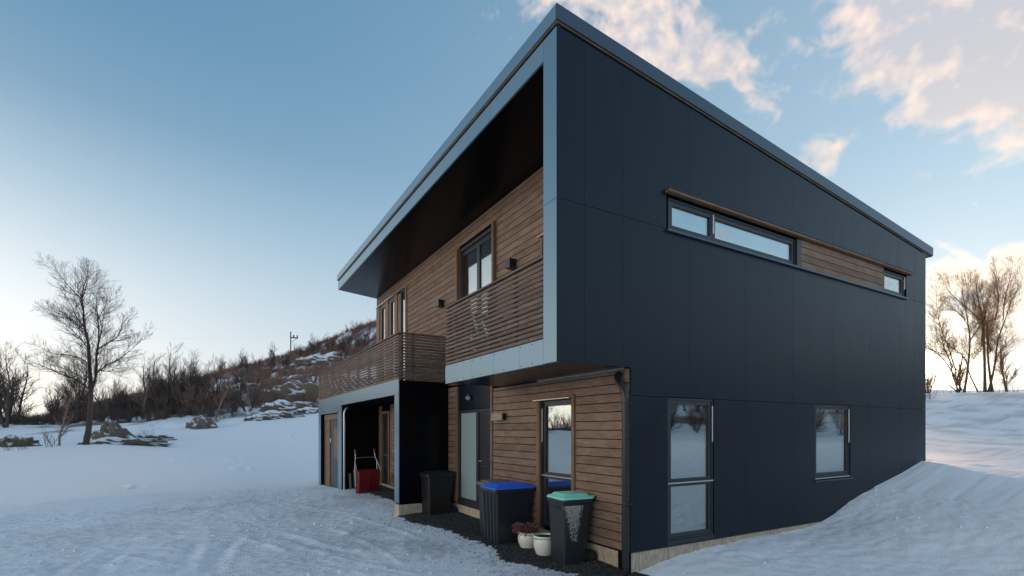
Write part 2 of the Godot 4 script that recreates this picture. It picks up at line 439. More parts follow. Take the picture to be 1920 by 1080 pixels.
func sky_picture() -> ImageTexture:
	var w := 3072; var h := 1536
	var px := PackedFloat32Array(); px.resize(w * h * 4)
	var puff := noise(31, 2.3, 7); var wisp := noise(32, 1.1, 3); var shade := noise(33, 5.0, 4)
	puff.fractal_gain = 0.54
	var el_stop := [-90.0, -2.0, 0.0, 4.0, 8.0, 14.0, 20.0, 27.0, 34.0, 42.0, 60.0, 90.0]
	var el_col := [Vector3(0.248, 0.237, 0.228), Vector3(0.357, 0.317, 0.273), Vector3(0.377, 0.337, 0.292), Vector3(0.327, 0.347, 0.347), Vector3(0.273, 0.332, 0.372), Vector3(0.208, 0.290, 0.357), Vector3(0.141, 0.236, 0.320), Vector3(0.082, 0.171, 0.260), Vector3(0.062, 0.146, 0.236), Vector3(0.052, 0.132, 0.218), Vector3(0.047, 0.121, 0.213), Vector3(0.037, 0.099, 0.188)]
	var se := deg_to_rad(SUN_EL); var sa := deg_to_rad(SUN_AZ)
	var to_sun := Vector3(sin(sa) * cos(se), sin(se), -cos(sa) * cos(se))
	for y in h:
		var el := 90.0 - 180.0 * (y + 0.5) / h
		var seg := 0
		while seg < 10 and el > el_stop[seg + 1]: seg += 1
		var f: float = (el - el_stop[seg]) / (el_stop[seg + 1] - el_stop[seg])
		var base: Vector3 = (el_col[seg] as Vector3).lerp(el_col[seg + 1], f)
		if el < -3.0:                       # below the horizon: one even row
			for x in w:
				var k := (y * w + x) * 4
				px[k] = base.x; px[k + 1] = base.y; px[k + 2] = base.z; px[k + 3] = 1.0
			continue
		var e := deg_to_rad(el)
		for x in w:
			var az := wrapf((float(x) + 0.5) / w * 360.0, -180.0, 180.0)
			var a := deg_to_rad(az)
			var d := Vector3(sin(a) * cos(e), sin(e), -cos(a) * cos(e))
			var toward := d.dot(to_sun)
			var ang := rad_to_deg(acos(clampf(toward, -1.0, 1.0)))
			# the sky pales towards the sun
			var pale := exp(-pow(ang / 46.0, 2.0))
			var col := base.lerp(Vector3(0.31, 0.39, 0.445), 0.62 * pale)
			# the south lies opposite the dark slope and is paler
			var south := wrapf(az - 165.0, -180.0, 180.0)
			col *= 1.0 + 0.95 * exp(-pow(south / 62.0, 2.0)) * exp(-pow((el - 14.0) / 26.0, 2.0))
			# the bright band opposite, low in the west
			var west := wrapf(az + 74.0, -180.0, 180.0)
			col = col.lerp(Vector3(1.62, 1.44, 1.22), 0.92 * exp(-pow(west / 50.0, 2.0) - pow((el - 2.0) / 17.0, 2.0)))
			var glow := exp(-pow(ang / 11.0, 2.0))
			if el > -3.0:
				var dens := -0.68
				var off := wrapf(az - 78.0, -180.0, 180.0)
				# a broken layer lies on the side of the sun and past it, none over the north-west
				dens += 0.50 * smoothstep(8.0, 40.0, off) * smoothstep(4.0, 18.0, el) * smoothstep(175.0, 120.0, off)
				# unseen cloud cover added overhead, to lift the light on the snow
				dens += 0.62 * smoothstep(49.0, 60.0, el)
				if az > 20.0 and az < 112.0 and el < 52.0:
					for k in CLOUDS:
						var dx: float = (az - k[0]) * cos(e)
						var dy: float = el - k[1] + k[5] * dx
						var q: float = (dx / k[2]) * (dx / k[2]) + (dy / k[3]) * (dy / k[3])
						if q < 6.0: dens += k[4] * exp(-q * 0.8)
				if dens > -0.6:
					var p := d * 4.6
					p += Vector3(0.35, 0.2, 0.3) * wisp.get_noise_3dv(d * 5.0)
					var nn := puff.get_noise_3d(p.x, p.y * 1.6, p.z)
					dens += nn * 1.15 + 0.22 * shade.get_noise_3dv(d * 7.0) + 0.12 * shade.get_noise_3dv(d * 24.0)
					var cover := pow(smoothstep(-0.10, 0.80, dens), 1.1)
					if cover > 0.0:
						var body := clampf(0.15 + dens * 0.55 + 0.85 * shade.get_noise_3dv(d * 5.0 + Vector3(0, 0.02, 0)) + 0.3 * shade.get_noise_3dv(d * 15.0), 0.0, 1.0)
						var lit := Vector3(0.58, 0.465, 0.395).lerp(Vector3(0.31, 0.315, 0.35), body)
						lit = lit.lerp(Vector3(0.66, 0.55, 0.43), exp(-pow(ang / 15.0, 2.0)))
						col = col.lerp(lit, cover * 0.93)
			col += Vector3(1.0, 0.78, 0.50) * glow * 0.20 + Vector3(1.3, 1.05, 0.7) * exp(-pow(ang / 3.6, 2.0))
			var q4 := (y * w + x) * 4
			px[q4] = col.x; px[q4 + 1] = col.y; px[q4 + 2] = col.z; px[q4 + 3] = 1.0
	return ImageTexture.create_from_image(Image.create_from_data(w, h, false, Image.FORMAT_RGBAF, px.to_byte_array()))


func set_air():
	var cam := Camera3D.new()
	cam.name = "camera"
	cam.projection = Camera3D.PROJECTION_FRUSTUM
	cam.near = 0.05; cam.far = 2000.0
	cam.size = 0.05 * 1080.0 / 947.76
	cam.frustum_offset = Vector2(0.0, 0.05 * 266.85 / 947.76)
	add_child(cam)
	cam.position = CAM
	cam.look_at_from_position(CAM, CAM + AHEAD)
	cam.current = true
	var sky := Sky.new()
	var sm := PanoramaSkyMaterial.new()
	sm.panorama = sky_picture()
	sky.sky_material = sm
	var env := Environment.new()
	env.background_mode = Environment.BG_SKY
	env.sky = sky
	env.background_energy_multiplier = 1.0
	env.tonemap_mode = Environment.TONE_MAPPER_LINEAR
	env.tonemap_exposure = 1.95
	env.sdfgi_enabled = true; env.ssao_enabled = true; env.ssil_enabled = true
	var we := WorldEnvironment.new()
	we.name = "world_environment"
	we.environment = env
	add_child(we)
	# the sun stands low behind a bright bank of cloud
	var sun := DirectionalLight3D.new()
	sun.name = "sun"
	sun.light_color = Color(1.0, 0.80, 0.62)
	sun.light_energy = 0.9
	sun.light_angular_distance = 10.0
	sun.shadow_enabled = true
	add_child(sun)
	var se := deg_to_rad(SUN_EL); var sa := deg_to_rad(SUN_AZ)
	sun.look_at_from_position(Vector3.ZERO, -Vector3(sin(sa) * cos(se), sin(se), -cos(sa) * cos(se)))


func set_materials():
	ripple = noise(11, 0.9, 4); swell = noise(12, 0.16, 3); crust = noise(13, 2.6, 3); crag = noise(14, 0.055, 5)
	var cloudy := tex(21, 0.012, 5, 512, ramp(Color(0.72, 0.72, 0.72), Color.WHITE, 0.25, 0.7))
	var grit := tex(22, 0.05, 4)
	var snow := mat("snow", Color.WHITE, 0.72, 0.0, 0.35)
	snow.vertex_color_use_as_albedo = true
	bumpy(snow, tex(23, 0.022, 6, 1024), 0.75, 0.9)
	mat("slate_panel", lin(0.0032, 0.0082, 0.0178), 0.36, 0.0, 0.37)
	var p2 := mat("slate_panel_second", lin(0.0033, 0.0084, 0.0181), 0.37, 0.0, 0.37)
	mat("slate_panel_third", lin(0.0031, 0.0080, 0.0175), 0.355, 0.0, 0.37)
	var weather := tex(28, 0.012, 5, 512, ramp(Color(0.91, 0.91, 0.91), Color.WHITE, 0.3, 0.72))
	for n in ["slate_panel", "slate_panel_second", "slate_panel_third"]:
		M[n].roughness_texture = weather
		M[n].roughness = M[n].roughness * 1.04
		M[n].albedo_texture = weather
		M[n].uv1_triplanar = true; M[n].uv1_world_triplanar = true; M[n].uv1_scale = Vector3(0.55, 0.16, 0.55)
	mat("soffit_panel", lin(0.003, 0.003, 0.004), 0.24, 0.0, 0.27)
	mat("front_panel", lin(0.17, 0.27, 0.335), 0.28, 0.4, 0.5)
	mat("front_panel_second", lin(0.178, 0.28, 0.345), 0.31, 0.4, 0.5)
	mat("roof_metal", lin(0.085, 0.105, 0.13), 0.38, 0.7, 0.5)
	mat("window_frame", lin(0.022, 0.025, 0.029), 0.42, 0.0, 0.5)
	mat("bright_metal", lin(0.62, 0.60, 0.58), 0.35, 0.9, 0.5)
	mat("dark_pipe", lin(0.02, 0.02, 0.022), 0.28, 0.2, 0.5)
	mat("screw", lin(0.006, 0.007, 0.009), 0.5, 0.0, 0.5)
	mat("dark_void", lin(0.006, 0.006, 0.007), 0.9, 0.0, 0.1)
	mat("room", lin(0.28, 0.27, 0.25), 0.9)
	mat("white_paint", lin(0.7, 0.69, 0.64), 0.5)
	var glass := mat("glass", Color(0.93, 0.97, 0.97, 0.0), 0.0, 0.0, 0.5)
	glass.refraction_enabled = true
	glass.refraction_scale = 0.16     # coated double glazing
	var film := mat("frosted_glass", lin(0.30, 0.37, 0.36), 0.32, 0.0, 0.5)
	var w1 := wood_picture(71); var w2 := wood_picture(72)
	var brown := [Vector3(0.385, 0.238, 0.160), Vector3(0.41, 0.262, 0.18), Vector3(0.33, 0.203, 0.138), Vector3(0.42, 0.262, 0.172), Vector3(0.355, 0.24, 0.175)]
	for k in 5: wood("cladding_%d" % k, lin(brown[k].x, brown[k].y, brown[k].z), w1 if k % 2 else w2)
	var worn := [Vector3(0.25, 0.172, 0.132), Vector3(0.28, 0.195, 0.152), Vector3(0.22, 0.152, 0.12), Vector3(0.30, 0.205, 0.158)]
	for k in 4: wood("slat_%d" % k, lin(worn[k].x, worn[k].y, worn[k].z), w1 if k % 2 else w2, 0.7)
	wood("trim_wood", lin(0.33, 0.19, 0.112), w2, 0.55)
	wood("batten_wood", lin(0.20, 0.14, 0.085), w2, 0.7)
	wood("pale_wood", lin(0.52, 0.42, 0.33), w1, 0.6)
	var conc := tex(24, 0.02, 5, 512, ramp(Color(0.86, 0.86, 0.86), Color.WHITE, 0.3, 0.7))
	for k in 3:
		var m := mat("concrete_%d" % k, lin(0.56 + 0.04 * k, 0.425 + 0.035 * k, 0.31 + 0.03 * k), 0.9, 0.0, 0.3)
		m.albedo_texture = conc
		m.uv1_triplanar = true; m.uv1_world_triplanar = true; m.uv1_scale = Vector3(1.6, 0.5, 1.6)
	var gr := mat("gravel", lin(0.055, 0.052, 0.05), 0.95, 0.0, 0.3)
	gr.albedo_texture = cloudy
	bumpy(gr, tex(25, 0.09, 3), 1.4, 1.6)
	var st := mat("stones", Color.WHITE, 0.9, 0.0, 0.3)
	st.vertex_color_use_as_albedo = true
	var rk := mat("rock", Color.WHITE, 0.9, 0.0, 0.3)
	rk.vertex_color_use_as_albedo = true
	bumpy(rk, tex(26, 0.02, 6), 6.0, 0.5)
	var bark := mat("bark", Color.WHITE, 0.9, 0.0, 0.3)
	bark.vertex_color_use_as_albedo = true
	bumpy(bark, tex(27, 0.03, 4), 1.0, 1.5)
	mat("twig", lin(0.115, 0.082, 0.070), 0.85, 0.0, 0.3)
	mat("birch_twig", lin(0.050, 0.041, 0.043), 0.85, 0.0, 0.3)
	mat("backlit_twig", lin(0.32, 0.175, 0.085), 0.85, 0.0, 0.3)  # orange glow of the low sun behind, painted into the twig colour
	mat("heath_twig", lin(0.26, 0.155, 0.122), 0.85, 0.0, 0.3)
	for k in [["bin_dark", 0.016, 0.019, 0.023], ["bin_black", 0.014, 0.013, 0.013], ["blue_lid", 0.03, 0.15, 0.80], ["mint_lid", 0.30, 0.78, 0.62], ["brown_lid", 0.19, 0.155, 0.14], ["rubber", 0.012, 0.012, 0.012], ["red_plastic", 0.17, 0.008, 0.014]]:
		mat(k[0], lin(k[1], k[2], k[3]), 0.42, 0.0, 0.5)
	mat("ceramic", lin(0.84, 0.76, 0.66), 0.22, 0.0, 0.5)
	mat("soil", lin(0.05, 0.032, 0.022), 0.95)
	mat("heather_pink", lin(0.24, 0.085, 0.085), 0.85)
	mat("heather_dry", lin(0.20, 0.12, 0.075), 0.85)
	mat("frost", lin(0.38, 0.335, 0.31), 0.8)
	mat("steel_tube", lin(0.5, 0.52, 0.55), 0.3, 0.85)
	mat("grey_wood", lin(0.16, 0.13, 0.115), 0.8)
	mat("lamp_black", lin(0.012, 0.013, 0.015), 0.35, 0.0, 0.5)
	mat("wire", lin(0.12, 0.12, 0.13), 0.7)


# ---------------------------------------------------------------- the house
# what is left of the strip u0..u1 between bottom v0 and a sloping top, once the holes are cut out: [u0, u1, v0, top at u0, top at u1]
func cut(u0: float, u1: float, v0: float, t0: float, t1: float, holes: Array) -> Array:
	var us := [u0, u1]
	for q in holes:
		for e in [q[0], q[1]]:
			if e > u0 + 0.002 and e < u1 - 0.002: us.append(e)
	us.sort()
	var out := []
	for k in us.size() - 1:
		var a: float = us[k]; var b: float = us[k + 1]
		if b - a < 0.004: continue
		var ta := lerpf(t0, t1, (a - u0) / (u1 - u0)); var tb := lerpf(t0, t1, (b - u0) / (u1 - u0))
		var from := v0
		var inside := []
		for q in holes:
			if q[0] < (a + b) / 2 and q[1] > (a + b) / 2: inside.append([q[2], q[3]])
		inside.sort_custom(func(l, r): return l[0] < r[0])
		var done := false
		for q in inside:
			if q[1] <= from or q[0] >= minf(ta, tb): continue
			if q[0] > from + 0.003: out.append([a, b, from, q[0], q[0]])
			from = q[1]
			if from >= minf(ta, tb) - 0.003: done = true
		if not done: out.append([a, b, from, ta, tb])
	return out


func walling(called: String, F: Transform3D, u0: float, u1: float, v0: float, t0: float, t1: float, holes: Array, n0: float, n1: float, m: Material, parent: Node) -> MeshInstance3D:
	var s := Shape.new()
	for q in cut(u0, u1, v0, t0, t1, holes): s.wedge(F, q[0], q[1], q[2], q[2], q[3], q[4], n0, n1)
	return put(called, s, m, parent)


# horizontal boards, each a part of its wall
func boards(parent: Node, F: Transform3D, u0: float, u1: float, v0: float, v1: float, holes: Array, n0: float, pitch := 0.1305, start := 0.0, longest := 4.2):
	var row := 0
	var v := v0 + start
	while v < v1 - 0.03:
		var a := maxf(v, v0); var b := minf(v + pitch - 0.011, v1)
		var runs := [[u0, u1]]
		for q in holes:
			if q[2] < b - 0.02 and q[3] > a + 0.02:
				var next := []
				for r in runs:
					if q[1] <= r[0] or q[0] >= r[1]: next.append(r)
					else:
						if q[0] > r[0] + 0.01: next.append([r[0], q[0]])
						if q[1] < r[1] - 0.01: next.append([q[1], r[1]])
				runs = next
		for r in runs:
			var at: float = r[0]
			while at < r[1] - 0.02:
				var to: float = r[1]
				if to - at > longest: to = at + rng.randf_range(longest * 0.55, longest)
				if r[1] - to < 0.5: to = r[1]
				var s := Shape.new()
				s.shift = Vector2(rng.randf() * 5.0, rng.randf() * 5.0)
				var lift := rng.randf_range(-0.0012, 0.0012)
				s.soft(F, at + 0.0015, to - 0.0015, a, b, n0, n0 + 0.019 + lift, 0.003)
				put("board", s, M["cladding_%d" % rng.randi_range(0, 4)], parent)
				at = to
		row += 1
		v += pitch


func bar(s: Shape, F: Transform3D, u0: float, u1: float, v0: float, v1: float, wide: float, n0: float, n1: float):
	s.box(F, u0, u0 + wide, v0, v1, n0, n1)
	s.box(F, u1 - wide, u1, v0, v1, n0, n1)
	s.box(F, u0 + wide, u1 - wide, v1 - wide, v1, n0, n1)
	s.box(F, u0 + wide, u1 - wide, v0, v0 + wide, n0, n1)


# a window set back in its opening: outer frame, sash, one pane per light
func window(parent: Node, F: Transform3D, u0: float, u1: float, v0: float, v1: float, n: float, splits_u := [], splits_v := [], sash := 0.055, depth := 0.12, pane := "glass") -> MeshInstance3D:
	var s := Shape.new()
	bar(s, F, u0, u1, v0, v1, 0.028, n - depth, n)
	var us := [u0 + 0.028] + splits_u + [u1 - 0.028]
	var vs := [v0 + 0.028] + splits_v + [v1 - 0.028]
	var f := put("window", s, M.window_frame, parent)
	for j in vs.size() - 1:
		for k in us.size() - 1:
			var b := Shape.new()
			bar(b, F, us[k] + 0.001, us[k + 1] - 0.001, vs[j] + 0.001, vs[j + 1] - 0.001, sash, n - 0.075, n - 0.012)
			put("sash", b, M.window_frame, f)
			var g := Shape.new()
			for layer in (2 if pane == "glass" else 1):     # double glazing
				g.box(F, us[k] + sash - 0.004, us[k + 1] - sash + 0.004, vs[j] + sash - 0.004, vs[j + 1] - sash + 0.004, n - 0.040 - 0.014 * layer, n - 0.036 - 0.014 * layer)
			put("pane", g, M[pane], f)
	return f


func strip(called: String, m: Material, parent: Node, F: Transform3D, u0: float, u1: float, v0: float, v1: float, n0: float, n1: float, ease := 0.003) -> MeshInstance3D:
	var s := Shape.new()
	s.shift = Vector2(rng.randf() * 5.0, rng.randf() * 5.0)
	s.soft(F, u0, u1, v0, v1, n0, n1, ease)
	return put(called, s, m, parent)


func screw_at(s: Shape, F: Transform3D, u: float, v: float, n: float):
	s.box(F, u - 0.008, u + 0.008, v - 0.008, v + 0.008, n, n + 0.003)


func roof_line(x: float) -> float:
	return 6.9 - SLOPE * x


func build_house():
	var h := root("modern_house")
	tag(h, "dark slate modern house with brown wood cladding, slatted balconies and a sloping roof", "house")
	var slate := [M.slate_panel, M.slate_panel_second, M.slate_panel_third]

	# --- side wall on z = 0
	var w1 := [1.925, 2.925, 0.33, 2.425]
	var w2 := [5.69, 6.92, 1.04, 2.43]
	var wl := [1.90, 9.25, 4.775, 5.30]
	var side := walling("side_wall", FZ, 1.24, 10.17, -0.2, roof_line(1.24), roof_line(10.17), [w1, w2, wl], -0.27, -0.03, M.dark_void, h)
	walling("side_wall_fin", FZ, 0.02, 1.24, 2.80, roof_line(0.02), roof_line(1.24), [], -0.27, -0.03, M.dark_void, h)
	var screws := Shape.new()
	var over := [0.0, 0.43, 1.07, 2.38, 3.69, 5.0, 6.32, 7.64, 8.97, 9.63, 10.19]
	var under := [1.22, 2.38, 3.69, 5.0, 6.32, 7.64, 8.97, 9.63, 10.19]
	for level in 3:
		var us: Array = under if level == 0 else over
		for k in us.size() - 1:
			var a: float = us[k] + (0.0 if k == 0 else 0.0015); var b: float = us[k + 1] - 0.0015
			var lo: float = [0.296, 2.424, 4.804][level]
			var ta := 2.418; var tb := 2.418
			if level == 1: ta = 4.798; tb = 4.798
			if level == 2: ta = roof_line(a); tb = roof_line(b)
			var s := Shape.new()
			var left := cut(a, b, lo, ta, tb, [w1, w2, wl, [-1.0, 1.22, 2.0, 2.795]])
			if left.is_empty(): continue
			for q in left: s.wedge(FZ, q[0], q[1], q[2], q[2], q[3], q[4], -0.008, 0.0)
			put("panel", s, slate[rng.randi_range(0, 2)], side)
			var holes := [w1, w2, wl, [-1.0, 1.22, 2.0, 2.795]]
			for u in [a + 0.03, (a + b) / 2, b - 0.03]:
				var v := lo + 0.06
				while v < minf(ta, tb) - 0.03:
					var free := true
					for q in holes:
						if u > q[0] - 0.02 and u < q[1] + 0.02 and v > q[2] - 0.02 and v < q[3] + 0.02: free = false
					if free: screw_at(screws, FZ, u, v, 0.0)
					v += 0.58
	kind(put("screws", screws, M.screw, side), "stuff")

	# windows of the side wall
	var tall := window(h, FZ, 1.935, 2.915, 0.375, 2.415, -0.012, [], [1.195])
	strip("transom_strip", M.bright_metal, tall, FZ, 1.93, 2.905, 1.183, 1.203, -0.010, 0.012)
	strip("hinge_strip", M.bright_metal, tall, FZ, 2.884, 2.902, 1.78, 2.32, -0.011, 0.004)
	strip("window_apron", M.window_frame, tall, FZ, 1.927, 2.923, 0.312, 0.372, -0.03, 0.004)
	strip("snow_line", M.frost, tall, FZ, 1.9, 3.05, 0.288, 0.294, -0.02, 0.012)
	strip("inner_sill", M.white_paint, tall, FZ, 1.98, 2.86, 0.40, 0.47, -0.26, -0.09)
	strip("blind_box", M.white_paint, tall, FZ, 1.98, 2.86, 2.27, 2.34, -0.16, -0.09)
	var square := window(h, FZ, 5.70, 6.91, 1.09, 2.42, -0.012)
	strip("sill", M.roof_metal, square, FZ, 5.67, 6.97, 1.022, 1.045, -0.02, 0.035)
	strip("drip_strip", M.bright_metal, square, FZ, 5.70, 6.89, 1.065, 1.085, -0.02, 0.008)
	strip("hinge_strip", M.bright_metal, square, FZ, 6.868, 6.888, 1.72, 2.36, -0.011, 0.004)
	strip("privacy_film", M.frosted_glass, square, FZ, 5.79, 6.82, 1.17, 1.62, -0.075, -0.070, 0.001)
	var ribbon := window(h, FZ, 1.96, 5.11, 4.80, 5.265, -0.02, [2.93], [], 0.06)
	strip("hinge_strip", M.bright_metal, ribbon, FZ, 2.91, 2.928, 4.93, 5.22, -0.019, 0.002)
	strip("jamb", M.window_frame, ribbon, FZ, 5.115, 5.245, 4.80, 5.28, -0.1, 0.012)
	var little := window(h, FZ, 8.26, 9.20, 4.80, 5.265, -0.02, [], [], 0.06)
	strip("hinge_strip", M.bright_metal, little, FZ, 9.175, 9.19, 4.98, 5.24, -0.019, 0.002)
	strip("window_ledge", M.trim_wood, side, FZ, 1.88, 9.40, 5.305, 5.345, -0.02, 0.075)
	strip("ledge_flashing", M.roof_metal, side, FZ, 1.88, 9.40, 5.347, 5.356, -0.02, 0.088)
	strip("ribbon_sill", M.roof_metal, side, FZ, 1.89, 9.26, 4.762, 4.795, -0.02, 0.045)
	var infill := Shape.new()
	infill.box(FZ, 5.245, 8.26, 4.80, 5.30, -0.1, -0.03)
	var inf := put("infill_wall", infill, M.dark_void, h)
	for k in 4:
		strip("board", M["cladding_%d" % (k % 3 + 1)], inf, FZ, 5.25, 8.25, 4.802 + 0.126 * k, 4.802 + 0.126 * k + 0.117, -0.028, -0.004, 0.004)

	# --- footing of board-marked concrete
	var foot := Shape.new()
	foot.box(FZ, 1.28, 10.16, -0.6, 0.27, -0.30, -0.05)
	foot.box(FX, -6.4, -0.3, -0.6, 0.27, -1.55, -1.27)
	var ft := put("footing", foot, M.concrete_0, h)
	var fu := 1.252
	for wdt in [0.14, 0.56, 0.62, 0.6, 0.61, 0.6, 0.62, 0.6, 0.6, 0.62, 0.6, 0.6, 0.62, 0.6, 0.6]:
		strip("concrete_block", M["concrete_%d" % (2 if fu < 1.3 else rng.randi_range(0, 1))], ft, FZ, fu, minf(fu + wdt - 0.004, 10.17), -0.5, 0.288, -0.048, -0.022 + rng.randf_range(0.0, 0.003), 0.006)
		fu += wdt
	var fz := -0.03
	for k in 11:
		strip("concrete_block", M["concrete_%d" % rng.randi_range(0, 2)], ft, FX, fz - 0.55, fz - 0.004, -0.5, 0.285, -1.27, -1.248 + rng.randf_range(0.0, 0.003), 0.006)
		fz -= 0.554

	# --- roof: slab, metal edge trims, wood batten, soffit
	var slab := Shape.new()
	slab.wedge(FZ, 0.03, 10.50, 6.955 - SLOPE * 0.03, 6.955 - SLOPE * 10.5, 7.13 - SLOPE * 0.03, 7.13 - SLOPE * 10.5, -12.47, -0.01)
	slab.wedge(FZ, 0.06, 10.17, 6.905 - SLOPE * 0.06, 6.905 - SLOPE * 10.17, 6.953 - SLOPE * 0.06, 6.953 - SLOPE * 10.17, -12.44, -0.04)
	var roof := put("roof", slab, M.roof_metal, h)
	var e := Shape.new()
	e.wedge(FZ, -0.02, 10.53, 6.968, 6.968 - SLOPE * 10.55, 7.155, 7.155 - SLOPE * 10.55, 0.0, 0.02)
	put("edge_trim", e, M.roof_metal, roof)
	e = Shape.new()
	e.wedge(FZ, -0.02, 10.53, 6.968, 6.968 - SLOPE * 10.55, 7.155, 7.155 - SLOPE * 10.55, -12.53, -12.51)
	put("edge_trim", e, M.roof_metal, roof)
	e = Shape.new()
	for k in 5: e.soft(FX, -12.51 + 2.502 * k, -12.51 + 2.502 * (k + 1) - 0.003, 6.968, 7.155, -0.004, 0.02, 0.003)
	put("front_trim", e, M.front_panel, roof)
	e = Shape.new()
	e.box(FX, -12.51, 0.0, 5.915, 6.105, -10.53, -10.51)
	put("rear_trim", e, M.roof_metal, roof)
	e = Shape.new()
	e.wedge(FZ, -0.004, 10.45, 6.938, 6.938 - SLOPE * 10.45, 6.966, 6.966 - SLOPE * 10.45, -0.012, 0.003)
	put("batten", e, M.batten_wood, roof)
	e = Shape.new()
	e.box(FX, -12.49, -0.013, 6.938, 6.966, -0.02, 0.004)
	put("batten", e, M.batten_wood, roof)
	for k in 5:
		e = Shape.new()
		var za := -12.45 + 2.432 * k; var zb := za + 2.427
		e.wedge(FZ, 0.03, 1.32, 6.648 - SLOPE * 0.03, 6.648 - SLOPE * 1.32, 6.665 - SLOPE * 0.03, 6.665 - SLOPE * 1.32, za, zb)
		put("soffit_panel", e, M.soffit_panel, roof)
	e = Shape.new()
	e.wedge(FZ, 0.03, 1.32, 6.648 - SLOPE * 0.03, 6.648 - SLOPE * 1.32, 6.90 - SLOPE * 0.03, 6.90 - SLOPE * 1.32, -12.478, -12.455)
	put("soffit_end", e, M.front_panel, roof)

	# --- front frame of the box: fascia, post, bottom rail, in joined sheets
	var fr := Shape.new()
	fr.box(FX, -12.45, -0.06, 6.67, 6.895, -0.06, -0.03)
	var frame := put("front_frame", fr, M.dark_void, h)
	var zs := [-12.478, -10.08, -7.68, -5.28, -2.88, -1.7, -0.297]
	for k in zs.size() - 1:
		strip("panel", [M.front_panel, M.front_panel_second][k % 2], frame, FX, zs[k] + 0.0015, zs[k + 1] - 0.0015, 6.644, 6.90, -0.029, 0.0, 0.002)
	strip("panel", M.front_panel, frame, FX, -0.295, -0.0005, 4.803, 6.90, -0.05, 0.0, 0.002)
	strip("panel", M.front_panel, frame, FX, -0.295, -0.0005, 2.795, 4.798, -0.05, 0.0, 0.002)
	zs = [-3.437, -2.98, -2.36, -1.62, -0.88, -0.297]
	for k in zs.size() - 1:
		strip("panel", [M.front_panel_second, M.front_panel][k % 2], frame, FX, zs[k] + 0.0015, zs[k + 1] - 0.0015, 2.79, 3.112, -0.05, 0.0, 0.002)
	var fs := Shape.new()
	for z in zs.slice(0, 5):
		for v in [2.825, 3.08]:
			screw_at(fs, FX, z + 0.03, v, 0.0)
			screw_at(fs, FX, z + 0.32, v, 0.0)
	kind(put("screws", fs, M.screw, frame), "stuff")
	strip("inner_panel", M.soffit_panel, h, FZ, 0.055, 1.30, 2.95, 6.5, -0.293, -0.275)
	# balcony floor and its dark underside
	var bf := Shape.new()
	bf.box(FX, -3.43, -0.28, 2.86, 3.02, -1.30, -0.055)
	var deck := put("balcony_floor", bf, M.dark_void, h)
	for k in 3:
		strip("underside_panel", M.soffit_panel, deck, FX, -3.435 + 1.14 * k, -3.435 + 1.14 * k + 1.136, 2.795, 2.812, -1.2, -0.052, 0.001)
	strip("end_panel", M.soffit_panel, deck, Transform3D(Basis(Vector3(1, 0, 0), Vector3(0, 1, 0), Vector3(0, 0, -1)), Vector3(0, 0, -3.437)), 0.052, 1.2, 2.815, 3.11, -0.02, 0.0)

	# --- upper front wall, wood boards, x = 1.303
	var trio := [-12.43, -9.36, 3.2, 6.16]
	var pair := [-5.68, -3.97, 3.1, 6.13]
	var slim := [-2.12, -0.9, 3.4, 5.27]
	var up := walling("upper_wall", FX, -12.43, -0.28, 2.9, 6.52, 6.52, [trio, pair, slim], -1.56, -1.325, M.dark_void, h)
	boards(up, FX, -12.45, -0.295, 3.0, 6.535, [trio, pair, slim], -1.322, 0.1326, -0.115)
	strip("corner_board", M.trim_wood, up, FX, -12.47, -12.435, 2.9, 6.50, -1.345, -1.298)
	# three slim windows between broad boards
	var wz := [-11.84, -11.43, -10.83, -10.44, -9.84, -9.42]
	var pz := [-12.43, -12.07, -11.42, -11.07, -10.43, -10.16]
	for k in 3:
		strip("window_post", M.trim_wood, up, FX, pz[k * 2], pz[k * 2 + 1], 3.1, 6.155, -1.42, -1.272, 0.006)
		strip("window_lining", M.cladding_2, up, FX, pz[k * 2 + 1] + 0.002, wz[k * 2] - 0.002, 3.1, 6.13, -1.42, -1.296, 0.004)
		window(h, FX, wz[k * 2], wz[k * 2 + 1], 3.16, 6.14 if k == 2 else 6.06, -1.286, [], [], 0.018, 0.1)
		strip("window_head", M.window_frame, up, FX, wz[k * 2], wz[k * 2 + 1], 6.142 if k == 2 else 6.062, 6.158, -1.42, -1.29, 0.001)
		if k < 2: strip("window_flashing", M.bright_metal, up, FX, pz[k * 2], wz[k * 2 + 1], 6.16, 6.182, -1.38, -1.24)
	strip("window_casing", M.trim_wood, up, FX, -9.415, -9.29, 3.1, 6.20, -1.42, -1.272, 0.006)
	strip("window_post", M.trim_wood, up, FX, -5.735, -5.645, 3.1, 6.12, -1.42, -1.225, 0.01)
	strip("window_post", M.trim_wood, up, FX, -3.965, -3.885, 3.1, 6.16, -1.42, -1.225, 0.01)
	window(h, FX, -5.64, -3.97, 3.1, 6.05, -1.345, [-4.80], [], 0.06)
	strip("window_head", M.window_frame, up, FX, -5.64, -3.97, 6.052, 6.12, -1.42, -1.30)
	strip("window_post", M.trim_wood, up, FX, -2.21, -2.13, 3.3, 5.25, -1.42, -1.225, 0.01)
	strip("window_flashing", M.bright_metal, up, FX, -2.27, -0.85, 5.275, 5.29, -1.38, -1.20)
	window(h, FX, -2.12, -0.92, 3.4, 5.25, -1.345)

	# --- lower front wall, wood boards, x = 1.21
	var door_gap := [-5.53, -3.95, 0.28, 2.96]
	var low_win := [-2.16, -1.27, 0.30, 2.46]
	var low := walling("lower_wall", FX, -6.40, -0.28, 0.27, 2.90, 2.90, [door_gap, low_win], -1.50, -1.235, M.dark_void, h)
	boards(low, FX, -3.86, -0.03, 0.303, 2.785, [[-2.25, -1.215, 0.28, 2.49]], -1.232, 0.1285, -0.015)
	boards(low, FX, -6.085, -5.665, 0.303, 2.95, [], -1.232, 0.1285, -0.015)
